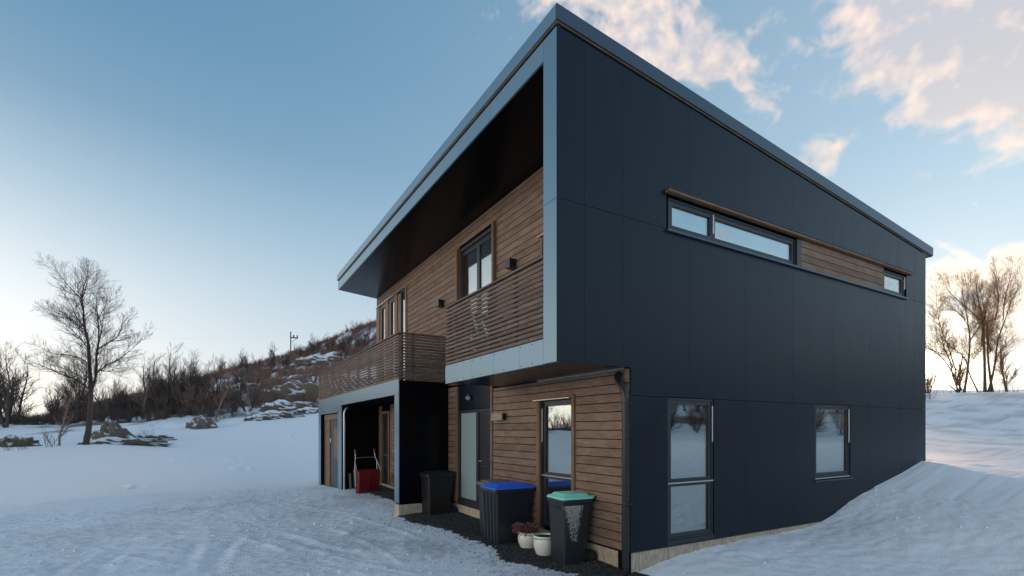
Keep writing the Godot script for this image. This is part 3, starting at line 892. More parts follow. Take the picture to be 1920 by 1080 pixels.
	strip("corner_board", M.trim_wood, low, FX, -5.66, -5.535, 0.30, 2.95, -1.26, -1.19, 0.006)
	strip("corner_board", M.trim_wood, low, FX, -3.945, -3.865, 0.30, 2.95, -1.26, -1.19, 0.006)
	strip("corner_board", M.trim_wood, low, FX, -0.10, -0.035, 2.60, 2.785, -1.232, -1.185, 0.004)
	strip("top_flashing", M.bright_metal, low, FX, -2.2, -0.08, 2.782, 2.793, -1.21, -1.165, 0.001)
	strip("window_casing", M.trim_wood, low, FX, -2.25, -2.165, 0.30, 2.445, -1.27, -1.18, 0.008)
	strip("window_casing", M.trim_wood, low, FX, -1.27, -1.195, 0.30, 2.51, -1.27, -1.18, 0.008)
	strip("window_ledge", M.bright_metal, low, FX, -2.31, -1.275, 2.452, 2.468, -1.26, -1.14)
	var lw := window(h, FX, -2.16, -1.275, 0.33, 2.44, -1.245, [], [1.19])
	strip("transom_strip", M.bright_metal, lw, FX, -2.15, -1.28, 1.180, 1.198, -1.245, -1.222)
	strip("hinge_strip", M.bright_metal, lw, FX, -2.152, -2.135, 1.75, 2.32, -1.244, -1.225)
	strip("inner_sill", M.white_paint, lw, FX, -2.1, -1.33, 0.36, 0.42, -1.5, -1.31)

	# entrance: dark panel, frosted side light, dark door
	var ent := Shape.new()
	ent.box(FX, -5.53, -3.95, 2.41, 2.95, -1.27, -1.225)
	var entry := put("entrance_panel", ent, M.slate_panel, h)
	var df := Shape.new()
	bar(df, FX, -5.525, -3.955, 0.30, 2.40, 0.06, -1.34, -1.235)
	df.box(FX, -4.665, -4.56, 0.36, 2.34, -1.34, -1.238)
	df.box(FX, -5.525, -3.955, 0.27, 0.42, -1.33, -1.205)
	put("door_frame", df, M.window_frame, entry)
	strip("side_light", M.frosted_glass, entry, FX, -5.462, -4.67, 0.43, 2.336, -1.29, -1.26, 0.002)
	var door := strip("door", M.window_frame, h, FX, -4.555, -4.02, 0.425, 2.335, -1.31, -1.262)
	for k in 5:
		strip("door_panel", M.lamp_black, door, FX, -4.52, -4.05, 0.47 + 0.37 * k, 0.47 + 0.37 * k + 0.345, -1.262, -1.252, 0.006)
	strip("door_handle", M.bright_metal, door, FX, -4.50, -4.40, 1.29, 1.315, -1.252, -1.20, 0.006)

	# --- slatted railings
	var rail := Shape.new()
	rail.soft(FX, -3.437, -0.30, 4.15, 4.178, -0.09, 0.006, 0.004)
	var r1 := put("balcony_railing", rail, M.slat_1, h)
	var side_f := Transform3D(Basis(Vector3(1, 0, 0), Vector3(0, 1, 0), Vector3(0, 0, 1)), Vector3.ZERO)
	for k in 15:
		var v := 3.128 + 0.0677 * k
		strip("slat", M["slat_%d" % rng.randi_range(0, 3)], r1, FX, -3.437, -0.298, v, v + 0.047, -0.030, -0.006, 0.003)
		strip("slat", M["slat_%d" % rng.randi_range(0, 3)], r1, Transform3D(Basis(Vector3(-1, 0, 0), Vector3(0, 1, 0), Vector3(0, 0, -1)), Vector3(0, 0, -3.41)), -1.28, -0.034, v, v + 0.047, 0.0, 0.024, 0.003)
	for z in [-3.38, -2.62, -1.85, -1.08, -0.36]:
		strip("rail_post", M.slat_2, r1, FX, z - 0.024, z + 0.024, 3.02, 4.149, -0.10, -0.032)

	# --- porch and terrace on the left
	var beam := Shape.new()
	beam.box(FX, -16.03, -6.10, 2.79, 3.09, -0.12, -0.02)
	beam.box(FX, -16.03, -15.62, -0.5, 2.79, -0.12, -0.02)
	beam.box(FX, -12.50, -11.99, -0.4, 2.79, -1.3, -0.02)
	var porch := put("porch_frame", beam, M.dark_void, h)
	zs = [-16.05, -14.6, -13.3, -11.97, -10.2, -8.6, -7.4, -6.092]
	for k in zs.size() - 1:
		strip("panel", [M.front_panel, M.front_panel_second][k % 2], porch, FX, zs[k] + 0.001, zs[k + 1] - 0.001, 2.556 if zs[k] < -12.2 else 2.77, 3.105, -0.019, 0.0, 0.002)
	strip("panel", M.front_panel, porch, FX, -6.40, -6.092, 0.30, 2.768, -0.019, 0.0, 0.002)
	strip("panel", M.front_panel_second, porch, FX, -12.50, -11.97, -0.3, 2.554, -0.019, 0.0, 0.002)
	strip("panel", M.front_panel_second, porch, FX, -12.50 + 0.52, -11.97, 2.556, 2.768, -0.019, -0.001, 0.002)
	strip("panel", M.front_panel, porch, FX, -16.05, -15.62, -0.6, 2.554, -0.019, 0.0, 0.002)
	strip("beam_flashing", M.bright_metal, porch, FX, -16.05, -6.092, 3.106, 3.114, -0.05, 0.010, 0.001)
	# black end wall of the porch, on a block
	strip("porch_wall", M.soffit_panel, h, FZ, 0.021, 1.205, 0.27, 3.085, -6.40, -6.092, 0.002)
	strip("wall_block", M.concrete_2, h, FZ, 0.0, 1.24, -0.4, 0.262, -6.38, -6.075, 0.01)
	# inside: black lining, boards, window, floor
	strip("porch_lining", M.soffit_panel, h, Transform3D(Basis(), Vector3(0, 0, -11.985)), 0.03, 1.2, -0.2, 2.77, 0.0, 0.03)
	var tf := Shape.new()
	tf.box(FX, -16.03, -6.12, 2.83, 3.0, -4.0, -0.125)
	tf.box(FX, -11.97, -6.41, 2.775, 2.80, -1.3, -0.02)
	put("terrace_floor", tf, M.dark_void, h)
	var pw := [-11.52, -10.78, 0.22, 2.45]
	var back := walling("porch_back_wall", FX, -11.98, -6.40, -0.3, 2.8, 2.8, [pw], -1.45, -1.24, M.dark_void, h)
	boards(back, FX, -10.67, -6.41, 0.22, 2.76, [], -1.238, 0.1285, 0.0)
	boards(back, FX, -11.94, -11.60, 0.22, 2.76, [], -1.238, 0.1285, 0.0)
	strip("window_casing", M.trim_wood, back, FX, -11.62, -11.50, 0.22, 2.47, -1.26, -1.18, 0.006)
	strip("window_casing", M.trim_wood, back, FX, -10.80, -10.70, 0.22, 2.47, -1.26, -1.18, 0.006)
	strip("window_casing", M.trim_wood, back, FX, -11.62, -10.70, 2.472, 2.57, -1.26, -1.18, 0.006)
	var pwin := window(h, FX, -11.51, -10.79, 0.22, 2.46, -1.25, [], [1.15])
	strip("transom_strip", M.bright_metal, pwin, FX, -11.49, -10.80, 1.14, 1.165, -1.25, -1.225)
	strip("footing_strip", M.concrete_1, back, FX, -11.95, -6.41, -0.2, 0.20, -1.26, -1.232)
	# store at the far end
	var store := walling("store_wall", FX, -15.95, -12.47, -0.6, 2.83, 2.83, [], -0.40, -0.17, M.dark_void, h)
	boards(store, FX, -15.35, -14.62, -0.15, 2.33, [], -0.168, 0.1285, 0.0)
	strip("casing", M.trim_wood, store, FX, -15.52, -15.36, -0.15, 2.33, -0.168, -0.13, 0.004)
	strip("casing", M.trim_wood, store, FX, -14.62, -14.50, -0.15, 2.33, -0.168, -0.12, 0.004)
	strip("casing", M.trim_wood, store, FX, -15.52, -12.55, 2.332, 2.54, -0.168, -0.12, 0.004)
	var sd := strip("store_door", M.window_frame, h, FX, -14.47, -12.56, -0.2, 2.32, -0.166, -0.15)
	strip("door_board", M.trim_wood, sd, FX, -13.85, -13.1, 0.95, 2.05, -0.149, -0.14)
	strip("door_handle", M.bright_metal, sd, FX, -14.30, -14.22, 1.52, 1.66, -0.148, -0.09, 0.008)
	var ow := Shape.new()
	ow.box(FX, -16.03, -15.63, -0.8, 2.82, -4.0, -0.125)
	ow.box(FX, -16.03, -12.45, -0.8, 2.82, -4.1, -3.95)
	put("store_outer_wall", ow, M.slate_panel, h)
	var tr := Shape.new()
	tr.soft(FX, -16.05, -6.088, 4.15, 4.18, -0.09, 0.010, 0.004)
	tr.soft(FZ, 0.092, 1.29, 4.15, 4.18, -6.178, -6.085, 0.004)
	var r2 := put("terrace_railing", tr, M.slat_3, h)
	for k in 15:
		var v := 3.128 + 0.0677 * k
		var cuts := [-16.05, -11.2 - 1.1 * (k % 3), -6.092]
		for j in 2:
			strip("slat", M["slat_%d" % rng.randi_range(0, 3)], r2, FX, cuts[j] + 0.001, cuts[j + 1] - 0.001, v, v + 0.047, -0.024, 0.0, 0.003)
		strip("slat", M["slat_%d" % rng.randi_range(0, 3)], r2, FZ, 0.025, 1.29, v, v + 0.047, -6.116, -6.092, 0.003)
		strip("slat", M["slat_%d" % rng.randi_range(0, 3)], r2, FZ, 0.025, 3.9, v, v + 0.047, -16.05, -16.026, 0.003)
	for z in [-16.0, -14.8, -13.6, -12.4, -11.2, -10.0, -8.8, -7.6, -6.4]:
		strip("rail_post", M.slat_2, r2, FX, z - 0.024, z + 0.024, 3.0, 4.149, -0.095, -0.026)
	for x in [0.36, 1.25]:
		strip("rail_post", M.slat_2, r2, FZ, x - 0.024, x + 0.024, 3.0, 4.149, -6.19, -6.12)

	# --- hidden walls, floors: they keep the rooms dark
	var shell := Shape.new()
	shell.box(FX, -12.43, -0.28, -0.3, 5.85, -10.17, -9.95)
	put("rear_wall", shell, M.slate_panel, h)
	walling("end_wall", FZ, 1.56, 9.95, -0.3, 6.85 - SLOPE * 1.56, 6.85 - SLOPE * 9.95, [], -12.44, -12.2, M.slate_panel, h)
	var fl := Shape.new()
	fl.box(FX, -12.19, -0.28, 0.0, 0.28, -9.94, -1.51)
	fl.box(FX, -12.19, -0.28, 2.62, 2.88, -9.94, -1.57)
	put("inner_floor", fl, M.room, h)

	# --- downpipe at the corner
	var p := Shape.new()
	p.tube([Vector3(1.185, 2.72, -0.20), Vector3(1.15, 2.70, -0.185), Vector3(1.125, 2.63, -0.14), Vector3(1.12, 2.54, -0.06), Vector3(1.12, 2.45, -0.015), Vector3(1.12, 2.36, 0.0), Vector3(1.12, 1.2, 0.0), Vector3(1.12, -0.3, 0.0)], [0.045, 0.045, 0.045, 0.045, 0.045, 0.045, 0.045, 0.045], 16, true)
	var pipe := put("downpipe", p, M.dark_pipe, h)
	for y in [2.30, 0.95]:
		var c := Shape.new()
		c.lathe(Vector3(1.12, y, 0.0), [Vector2(0.046, 0.0), Vector2(0.050, 0.002), Vector2(0.050, 0.032), Vector2(0.046, 0.034)], 16)
		c.box(FX, 0.03, 0.05, y, y + 0.03, -1.22, -1.14)
		put("pipe_clamp", c, M.dark_pipe, pipe)
	var pp := Shape.new()
	pp.tube([Vector3(0.18, 2.70, -11.90), Vector3(0.10, 2.60, -11.90), Vector3(0.08, 2.5, -11.90), Vector3(0.08, -0.1, -11.90)], [0.035, 0.035, 0.035, 0.035], 12, true)
	put("porch_downpipe", pp, M.steel_tube, h)


# ---------------------------------------------------------------- small things by the wall
func ring(w: float, d: float, y: float, r: float, shift := 0.0) -> PackedVector3Array:
	var out := PackedVector3Array()
	for q in 4:
		var cx: float = (d / 2 - r) * [1, -1, -1, 1][q]; var cz: float = (w / 2 - r) * [1, 1, -1, -1][q]
		for k in 5:
			var a := PI / 2 * q + PI / 2 * k / 4.0
			out.append(Vector3(cx + cos(a) * r + shift, y, cz + sin(a) * r))
	return out


func loft(s: Shape, rings: Array, cap_low := true, cap_top := true):
	var k := s.v.size()
	var m: int = rings[0].size()
	for j in rings.size():
		for q in m + 1:
			var p: Vector3 = rings[j][q % m]
			var around: Vector3 = rings[j][(q + 1) % m] - rings[j][(q + m - 1) % m]
			var up: Vector3 = rings[mini(j + 1, rings.size() - 1)][q % m] - rings[maxi(j - 1, 0)][q % m]
			s.v.append(p); s.n.append(up.cross(around).normalized() if up.length() > 0.0 else Vector3.UP); s.c.append(s.tint); s.t.append(Vector2(float(q) / m, p.y))
	for j in rings.size() - 1:
		for q in m:
			var a := k + j * (m + 1) + q
			var b := a + m + 1
			s.tri(a, b, a + 1, s.n[a] + s.n[b])
			s.tri(a + 1, b, b + 1, s.n[a] + s.n[b])
	for e in ([0] if cap_low else []) + ([rings.size() - 1] if cap_top else []):
		var out := Vector3.DOWN if e == 0 else Vector3.UP
		var mid := Vector3.ZERO
		for p in rings[e]: mid += p / float(m)
		var c0 := s.v.size()
		s.v.append(mid); s.n.append(out); s.c.append(s.tint); s.t.append(Vector2.ZERO)
		for q in m + 1:
			s.v.append(rings[e][q % m]); s.n.append(out); s.c.append(s.tint); s.t.append(Vector2.ZERO)
		for q in m: s.tri(c0, c0 + 1 + q, c0 + 2 + q, out)


# a wheeled bin: its front looks towards -x, its wheels stand on the wall side
func wheeled_bin(label: String, at: Vector3, turn: float, w: float, d: float, lid: Material, body: Material, flutes: bool) -> Node3D:
	var o := root("wheeled_bin", at, turn)
	tag(o, label, "bin", "wheeled bins along the front wall")
	var s := Shape.new()
	var bw := w * 0.80; var bd := d * 0.72; var k := -d * 0.05
	loft(s, [ring(bw - 0.02, bd - 0.02, 0.012, 0.03, k), ring(bw, bd, 0.03, 0.035, k), ring(bw * 1.06, bd * 1.13, 0.55, 0.035, k * 0.5), ring(w * 0.93, d * 0.90, 0.87, 0.035, 0.0), ring(w * 0.94, d * 0.91, 0.90, 0.03, 0.0)])
	put("bin_body", s, body, o)
	s = Shape.new()
	loft(s, [ring(w * 0.96, d * 0.95, 0.895, 0.04), ring(w, d, 0.902, 0.045), ring(w, d, 0.950, 0.045), ring(w * 0.97, d * 0.97, 0.955, 0.04)])
	put("rim", s, body, o)
	s = Shape.new()
	loft(s, [ring(w * 1.0, d * 1.0, 0.957, 0.05), ring(w * 1.015, d * 1.015, 0.962, 0.05), ring(w * 1.01, d * 1.01, 0.975, 0.05), ring(w * 0.93, d * 0.93, 0.995, 0.05), ring(w * 0.80, d * 0.80, 1.002, 0.05), ring(w * 0.76, d * 0.77, 1.024, 0.05), ring(w * 0.70, d * 0.71, 1.032, 0.05)], true, true)
	var l := put("lid", s, lid, o)
	s = Shape.new()
	for z in [-w * 0.38, w * 0.38]: s.hexa([Vector3(d * 0.40, 0.965, z - 0.02), Vector3(d * 0.58, 0.965, z - 0.02), Vector3(d * 0.58, 0.99, z - 0.02), Vector3(d * 0.40, 1.0, z - 0.02), Vector3(d * 0.40, 0.965, z + 0.02), Vector3(d * 0.58, 0.965, z + 0.02), Vector3(d * 0.58, 0.99, z + 0.02), Vector3(d * 0.40, 1.0, z + 0.02)])
	put("lid_grip", s, lid, l)
	s = Shape.new()
	s.tube([Vector3(d * 0.46, 0.95, -w * 0.47), Vector3(d * 0.60, 0.985, -w * 0.44), Vector3(d * 0.62, 0.99, 0.0), Vector3(d * 0.60, 0.985, w * 0.44), Vector3(d * 0.46, 0.95, w * 0.47)], [0.016, 0.016, 0.016, 0.016, 0.016], 8)
	put("bin_handle", s, body, o)
	for z in [-1.0, 1.0]:
		s = Shape.new()
		var zz: float = z * (bw * 0.5 + 0.012)
		s.tube([Vector3(d * 0.40, 0.105, zz - 0.03), Vector3(d * 0.40, 0.105, zz - 0.022), Vector3(d * 0.40, 0.105, zz + 0.022), Vector3(d * 0.40, 0.105, zz + 0.03)], [0.092, 0.105, 0.105, 0.092], 24, true)
		var wh := put("wheel", s, M.rubber, o)
		s = Shape.new()
		s.tube([Vector3(d * 0.40, 0.105, zz - 0.034), Vector3(d * 0.40, 0.105, zz + 0.034)], [0.06, 0.06], 20, true)
		put("hub", s, body, wh)
	if flutes:
		for z in [-0.36, -0.12, 0.13, 0.37]:
			s = Shape.new()
			var x0 := k - bd / 2; var x1 := -d * 0.45
			var hz := w * 0.07
			s.hexa([Vector3(x0 + 0.03, 0.04, z * bw - hz), Vector3(x0 + 0.03, 0.04, z * bw + hz), Vector3(x1 + 0.03, 0.88, z * w * 0.93 + hz), Vector3(x1 + 0.03, 0.88, z * w * 0.93 - hz), Vector3(x0 - 0.028, 0.04, z * bw - hz * 0.5), Vector3(x0 - 0.028, 0.04, z * bw + hz * 0.5), Vector3(x1 - 0.030, 0.88, z * w * 0.93 + hz * 0.5), Vector3(x1 - 0.030, 0.88, z * w * 0.93 - hz * 0.5)])
			put("rib", s, body, o)
	else:
		s = Shape.new()
		s.hexa([Vector3(-d * 0.43, 0.80, -w * 0.26), Vector3(-d * 0.43, 0.80, w * 0.26), Vector3(-d * 0.44, 0.86, w * 0.26), Vector3(-d * 0.44, 0.86, -w * 0.26), Vector3(-d * 0.46, 0.81, -w * 0.25), Vector3(-d * 0.46, 0.81, w * 0.25), Vector3(-d * 0.47, 0.85, w * 0.25), Vector3(-d * 0.47, 0.85, -w * 0.25)])
		put("front_grip", s, body, o)
	return o


func flower_pot(label: String, at: Vector3, r: float, h: float) -> Node3D:
	var o := root("flower_pot", at)
	tag(o, label, "flower pot", "cream glazed pots between the bins")
	var s := Shape.new()
	s.lathe(Vector3.ZERO, [Vector2(0.0, 0.0), Vector2(r * 0.55, 0.0), Vector2(r * 0.60, h * 0.02), Vector2(r * 0.78, h * 0.18), Vector2(r * 0.94, h * 0.42), Vector2(r * 0.99, h * 0.62), Vector2(r * 0.95, h * 0.80), Vector2(r * 0.90, h * 0.86), Vector2(r * 0.92, h * 0.885), Vector2(r, h * 0.90), Vector2(r * 1.01, h * 0.95), Vector2(r * 0.98, h * 0.99), Vector2(r * 0.92, h), Vector2(r * 0.87, h * 0.98), Vector2(r * 0.86, h * 0.86)], 40)
	put("pot_body", s, M.ceramic, o)
	s = Shape.new()
	s.lump(Vector3(0, h * 0.88, 0), Vector3(r * 0.86, 0.03, r * 0.86), crust, 0.35, 10, Color.WHITE, 9.0)
	put("soil", s, M.soil, o)
	return o


func by_the_wall():
	wheeled_bin("plain black wheeled bin standing against the black porch wall", Vector3(0.83, -0.005, -5.82), 0.04, 0.54, 0.72, M.bin_black, M.bin_black, false)
	wheeled_bin("dark wheeled bin with a dull brown lid, beyond the blue lidded one", Vector3(0.90, 0.0, -3.20), -0.03, 0.50, 0.56, M.brown_lid, M.bin_dark, false)
	wheeled_bin("large dark wheeled bin with fluted front and bright blue lid", Vector3(0.82, 0.0, -2.60), -0.05, 0.62, 0.80, M.blue_lid, M.bin_dark, true)
	var g := wheeled_bin("narrow dark wheeled bin with a mint green lid and a frosted side", Vector3(0.93, 0.0, -0.96), -0.10, 0.50, 0.54, M.mint_lid, M.bin_dark, false)
	var fl := Shape.new()
	for k in 2800:
		var y := 0.865 - 0.52 * pow(rng.randf(), 1.5)
		var low := clampf((0.865 - y) / 0.52, 0.0, 1.0)
		if rng.randf() < low * 0.75: continue
		var half := lerpf(0.125, 0.035, low) * (1.0 if rng.randf() < 0.8 else 1.35)
		var x := -0.085 + 0.03 * low + rng.randf_range(-1.0, 1.0) * half
		if crust.get_noise_2d(x * 22.0, y * 16.0) < lerpf(-0.5, 0.0, low): continue
		var z: float = lerpf(0.212, 0.2325, clampf((y - 0.55) / 0.32, 0.0, 1.0)) if y > 0.55 else lerpf(0.20, 0.212, (y - 0.03) / 0.52)
		var r := rng.randf_range(0.002, 0.0075)
		var a := rng.randf() * TAU
		fl.box(Transform3D(Basis(Vector3(cos(a), sin(a), 0), Vector3(-sin(a), cos(a), 0), Vector3(0, 0, 1)), Vector3(x, y, z)), -r, r, -r * 0.6, r * 0.6, 0.0, 0.004 + rng.randf() * 0.003)
	kind(put("frost_crust", fl, M.frost, g), "stuff")
	flower_pot("cream pot planted with faded heather, left of the empty one", Vector3(0.86, -0.01, -1.98), 0.185, 0.30)
	flower_pot("cream pot holding only bare soil, beside the mint lidded bin", Vector3(0.82, -0.01, -1.46), 0.180, 0.335)
	var he := root("heather_plant", Vector3(0.86, 0.26, -1.98))
	tag(he, "withered pink and brown heather spilling from the cream pot", "heather")
	for half in 2:
		var s := Shape.new()
		for k in 90:
			var a := rng.randf_range(1.9, 4.4) if half == 0 else rng.randf_range(-1.9, 2.2)
			var out := Vector3(cos(a), 0, sin(a))
			var reach := rng.randf_range(0.10, 0.30) * (1.0 if half == 0 else 0.85)
			var top := rng.randf_range(0.03, 0.15)
			var p := [out * 0.02 + Vector3(0, 0.0, 0), out * reach * 0.4 + Vector3(0, top * 0.9, 0), out * reach * 0.8 + Vector3(0, top, 0), out * reach + Vector3(0, top - (0.05 if half == 0 else 0.0), 0)]
			s.tube(p, [0.003, 0.004, 0.006, 0.002], 4)
			for j in 7:
				var c: Vector3 = (p[1] as Vector3).lerp(p[3], j / 6.0) + Vector3(rng.randf_range(-0.01, 0.01), rng.randf_range(-0.008, 0.012), rng.randf_range(-0.01, 0.01))
				s.tube([c, c + out * 0.012 + Vector3(0, 0.014, 0)], [0.005, 0.001], 3)
		put(["pink_sprigs", "dry_sprigs"][half], s, M[["heather_pink", "heather_dry"][half]], he)

	# snow scoop in the porch
	var sc := root("snow_scoop", Vector3(0.50, 0.045, -10.50), 0.24)
	tag(sc, "red push snow scoop with a steel handle, propped upright in the porch", "snow scoop")
	var pan := Shape.new()
	var cols := 32; var rows := 14
	for face in 2:
		var k0 := pan.v.size()
		var pts := []
		for j in rows + 1:
			for q in cols + 1:
				var u := float(q) / cols * 2.0 - 1.0; var v := float(j) / rows
				var x := u * (0.40 - 0.02 * (1.0 - v))
				var y := 0.71 * v
				var corner := maxf(0.0, absf(u) - 0.86) / 0.14
				var z := 0.05 * sin(v * 2.4) - 0.10 * corner * corner - 0.07 * pow(maxf(0.0, v - 0.84) / 0.16, 2.0)
				if v > 0.12 and v < 0.95: z += 0.012 * pow(maxf(0.0, cos(u * PI * 2.5)), 6.0)
				pts.append(Vector3(x, y, z - (0.012 if face else 0.0)))
		for j in rows + 1:
			for q in cols + 1:
				var du: Vector3 = pts[j * (cols + 1) + mini(q + 1, cols)] - pts[j * (cols + 1) + maxi(q - 1, 0)]
				var dv: Vector3 = pts[mini(j + 1, rows) * (cols + 1) + q] - pts[maxi(j - 1, 0) * (cols + 1) + q]
				pan.v.append(pts[j * (cols + 1) + q]); pan.n.append(du.cross(dv).normalized() * (-1.0 if face else 1.0)); pan.c.append(Color.WHITE); pan.t.append(Vector2(q, j))
		for j in rows:
			for q in cols:
				var a := k0 + j * (cols + 1) + q
				pan.tri(a, a + 1, a + cols + 1, pan.n[a])
				pan.tri(a + 1, a + cols + 2, a + cols + 1, pan.n[a])
	put("scoop_pan", pan, M.red_plastic, sc)
	for x in [-1.0, 1.0]:
		var s := Shape.new()
		s.tube([Vector3(x * 0.41, 0.22, -0.03), Vector3(x * 0.43, 0.70, -0.05), Vector3(x * 0.40, 0.82, -0.11), Vector3(x * 0.33, 1.08, -0.20), Vector3(x * 0.325, 1.20, -0.23)], [0.013, 0.013, 0.013, 0.013, 0.013], 10)
		s.tube([Vector3(x * 0.34, 0.66, -0.10), Vector3(x * 0.36, 0.95, -0.16)], [0.009, 0.009], 8)
		put("handle_tube", s, M.steel_tube, sc)
		s = Shape.new()
		s.tube([Vector3(x * 0.325, 1.19, -0.23), Vector3(x * 0.325, 1.22, -0.23), Vector3(x * 0.325, 1.31, -0.25), Vector3(x * 0.325, 1.33, -0.25)], [0.018, 0.026, 0.026, 0.016], 12, true)
		put("grip", s, M.red_plastic, sc)
	var cb := Shape.new()
	cb.tube([Vector3(-0.335, 1.07, -0.197), Vector3(0.335, 1.07, -0.197)], [0.011, 0.011], 8)
	cb.tube([Vector3(-0.42, 0.69, -0.05), Vector3(0.42, 0.69, -0.05)], [0.011, 0.011], 8)
	put("cross_bar", cb, M.steel_tube, sc)
	for k in 2:
		var s := Shape.new()
		s.hexa([Vector3(-0.03, 0, -0.02), Vector3(0.03, 0, -0.02), Vector3(0.03, 0, 0.02), Vector3(-0.03, 0, 0.02), Vector3(-0.03, 0.52 + 0.1 * k, -0.14), Vector3(0.03, 0.52 + 0.1 * k, -0.14), Vector3(0.03, 0.52 + 0.1 * k, -0.10), Vector3(-0.03, 0.52 + 0.1 * k, -0.10)])
		var o := put("wooden_stake", s, M.grey_wood)
		o.position = Vector3(0.24 + 0.14 * k, 0.03, -11.72)
		tag(o, ["shorter grey wooden stake leaning beside the red snow scoop", "longer grey wooden stake leaning beside the red snow scoop"][k], "stake", "stakes leaning in the porch")

	# lamps and the plate by the door
	for k in 2:
		var o := root("wall_lamp", Vector3(1.303, 5.085, [-3.18, -6.62][k]))
		tag(o, ["black cube wall lamp above the upper balcony railing", "black cube wall lamp between the tall window and the terrace windows"][k], "wall lamp", "cube lamps on the upper wall")
		var s := Shape.new()
		s.soft(FX, -0.08, 0.08, -0.085, 0.085, 0.012, 0.155, 0.004)
		put("lamp_housing", s, M.lamp_black, o)
		s = Shape.new()
		s.box(FX, -0.06, 0.06, -0.07, 0.07, -0.015, 0.013)
		put("back_plate", s, M.lamp_black, o)
	var pl := root("door_plate", Vector3(1.21, 2.215, -3.52))
	tag(pl, "small pale wooden plate standing off the wall beside the door", "door plate")
	var s2 := Shape.new()
	s2.soft(FX, -0.21, 0.21, -0.075, 0.075, 0.085, 0.115, 0.004)
	put("plate_board", s2, M.pale_wood, pl)
	s2 = Shape.new()
	s2.box(FX, -0.18, 0.18, -0.06, 0.06, 0.0, 0.086)
	put("plate_holder", s2, M.lamp_black, pl)
	var sl := root("security_lamp", Vector3(1.225, 2.72, -4.95))
	tag(sl, "small grey security lamp above the entrance door", "lamp")
	s2 = Shape.new()
	s2.tube([Vector3(0, 0.02, 0), Vector3(-0.05, 0.01, 0.0), Vector3(-0.07, -0.03, 0.03)], [0.02, 0.018, 0.018], 10, true)
	put("arm", s2, M.bright_metal, sl)
	s2 = Shape.new()
	s2.tube([Vector3(-0.05, -0.02, 0.01), Vector3(-0.07, -0.05, 0.05), Vector3(-0.09, -0.07, 0.09)], [0.03, 0.045, 0.05], 16, true)
	put("lamp_head", s2, M.steel_tube, sl)


# ---------------------------------------------------------------- gravel strip along the front
func gravel_edge(z: float) -> float:
	var e := 0.34 + 0.10 * ripple.get_noise_2d(z * 1.6, 4.0) + 0.05 * crust.get_noise_2d(z * 2.0, 9.0)
	e -= 0.40 * exp(-pow((z + 5.6) / 1.1, 2.0)) + 0.26 * exp(-pow((z + 1.55) / 0.30, 2.0)) - 0.25 * exp(-pow((z + 0.35) / 0.5, 2.0))
	e += 0.22 * smoothstep(-6.6, -7.6, z) - 0.1 * smoothstep(-8.5, -10.0, z)
	return e


func build_gravel():
	var s := Shape.new()
	var nx := 56; var nz := 300
	for j in nz + 1:
		var z := lerpf(-11.9, 0.35, float(j) / nz)
		for k in nx + 1:
			var x := lerpf(-0.55, 1.32, float(k) / nx)
			var e := gravel_edge(z) if z < 0.0 else 0.8 + z * 1.5
			var mask := smoothstep(-0.10, 0.10, x - e + 0.13 * crust.get_noise_2d(x * 3.0, z * 3.0) + 0.06 * ripple.get_noise_2d(x * 6.0, z * 6.0))
			var y := ground(x, z) * 0.85 - 0.07 + 0.095 * mask + 0.006 * crust.get_noise_2d(x * 9.0, z * 9.0)
			s.v.append(Vector3(x, y, z)); s.n.append(Vector3.UP); s.t.append(Vector2(x, z)); s.c.append(Color.WHITE)
	for j in nz + 1:
		for k in nx + 1:
			var a := s.v[j * (nx + 1) + mini(k + 1, nx)] - s.v[j * (nx + 1) + maxi(k - 1, 0)]
			var b := s.v[mini(j + 1, nz) * (nx + 1) + k] - s.v[maxi(j - 1, 0) * (nx + 1) + k]
			s.n[j * (nx + 1) + k] = b.cross(a).normalized()
	for j in nz:
		for k in nx:
			var a := j * (nx + 1) + k
			s.i.append_array([a, a + 1, a + nx + 1, a + 1, a + nx + 2, a + nx + 1])
	kind(put("gravel_strip", s, M.gravel), "structure").set_meta("label", "dark gravel strip along the foot of the front wall")
	# loose stones on it, fewer out on the snow
	var stone := Shape.new()
	stone.lump(Vector3.ZERO, Vector3(1.0, 0.7, 0.85), crust, 0.5, 4, Color.WHITE, 9.0)
	var mm := MultiMesh.new()
	mm.transform_format = MultiMesh.TRANSFORM_3D
	mm.use_colors = true
	mm.mesh = stone.made(M.stones)
	var where := []
	while where.size() < 15000:
		var z := rng.randf_range(-11.6, 0.2)
		var x := rng.randf_range(-1.6, 1.22)
		var e := gravel_edge(z)
		var q := x - e
		if q < 0.0 and rng.randf() > 0.16 * exp(q * 2.6): continue
		where.append([x, z])
	mm.instance_count = where.size()
	for k in where.size():
		var x: float = where[k][0]; var z: float = where[k][1]
		var size := rng.randf_range(0.004, 0.0105) * (1.5 if rng.randf() < 0.06 else 1.0)
		var y := ground(x, z) + 0.004
		if x > gravel_edge(z): y = ground(x, z) * 0.85 + 0.026
		mm.set_instance_transform(k, Transform3D(Basis.from_euler(Vector3(rng.randf() * 6.0, rng.randf() * 6.0, rng.randf() * 6.0)).scaled(Vector3.ONE * size), Vector3(x, y, z)))
		var t := rng.randf_range(0.03, 0.13)
		mm.set_instance_color(k, Color(t, t * 0.95, t * 0.9))
	var o := MultiMeshInstance3D.new()
	o.name = "gravel_stones"
	o.multimesh = mm
	add_child(o, true)
	kind(tag(o, "loose dark gravel stones strewn by the wall and on the snow", "gravel"), "stuff")


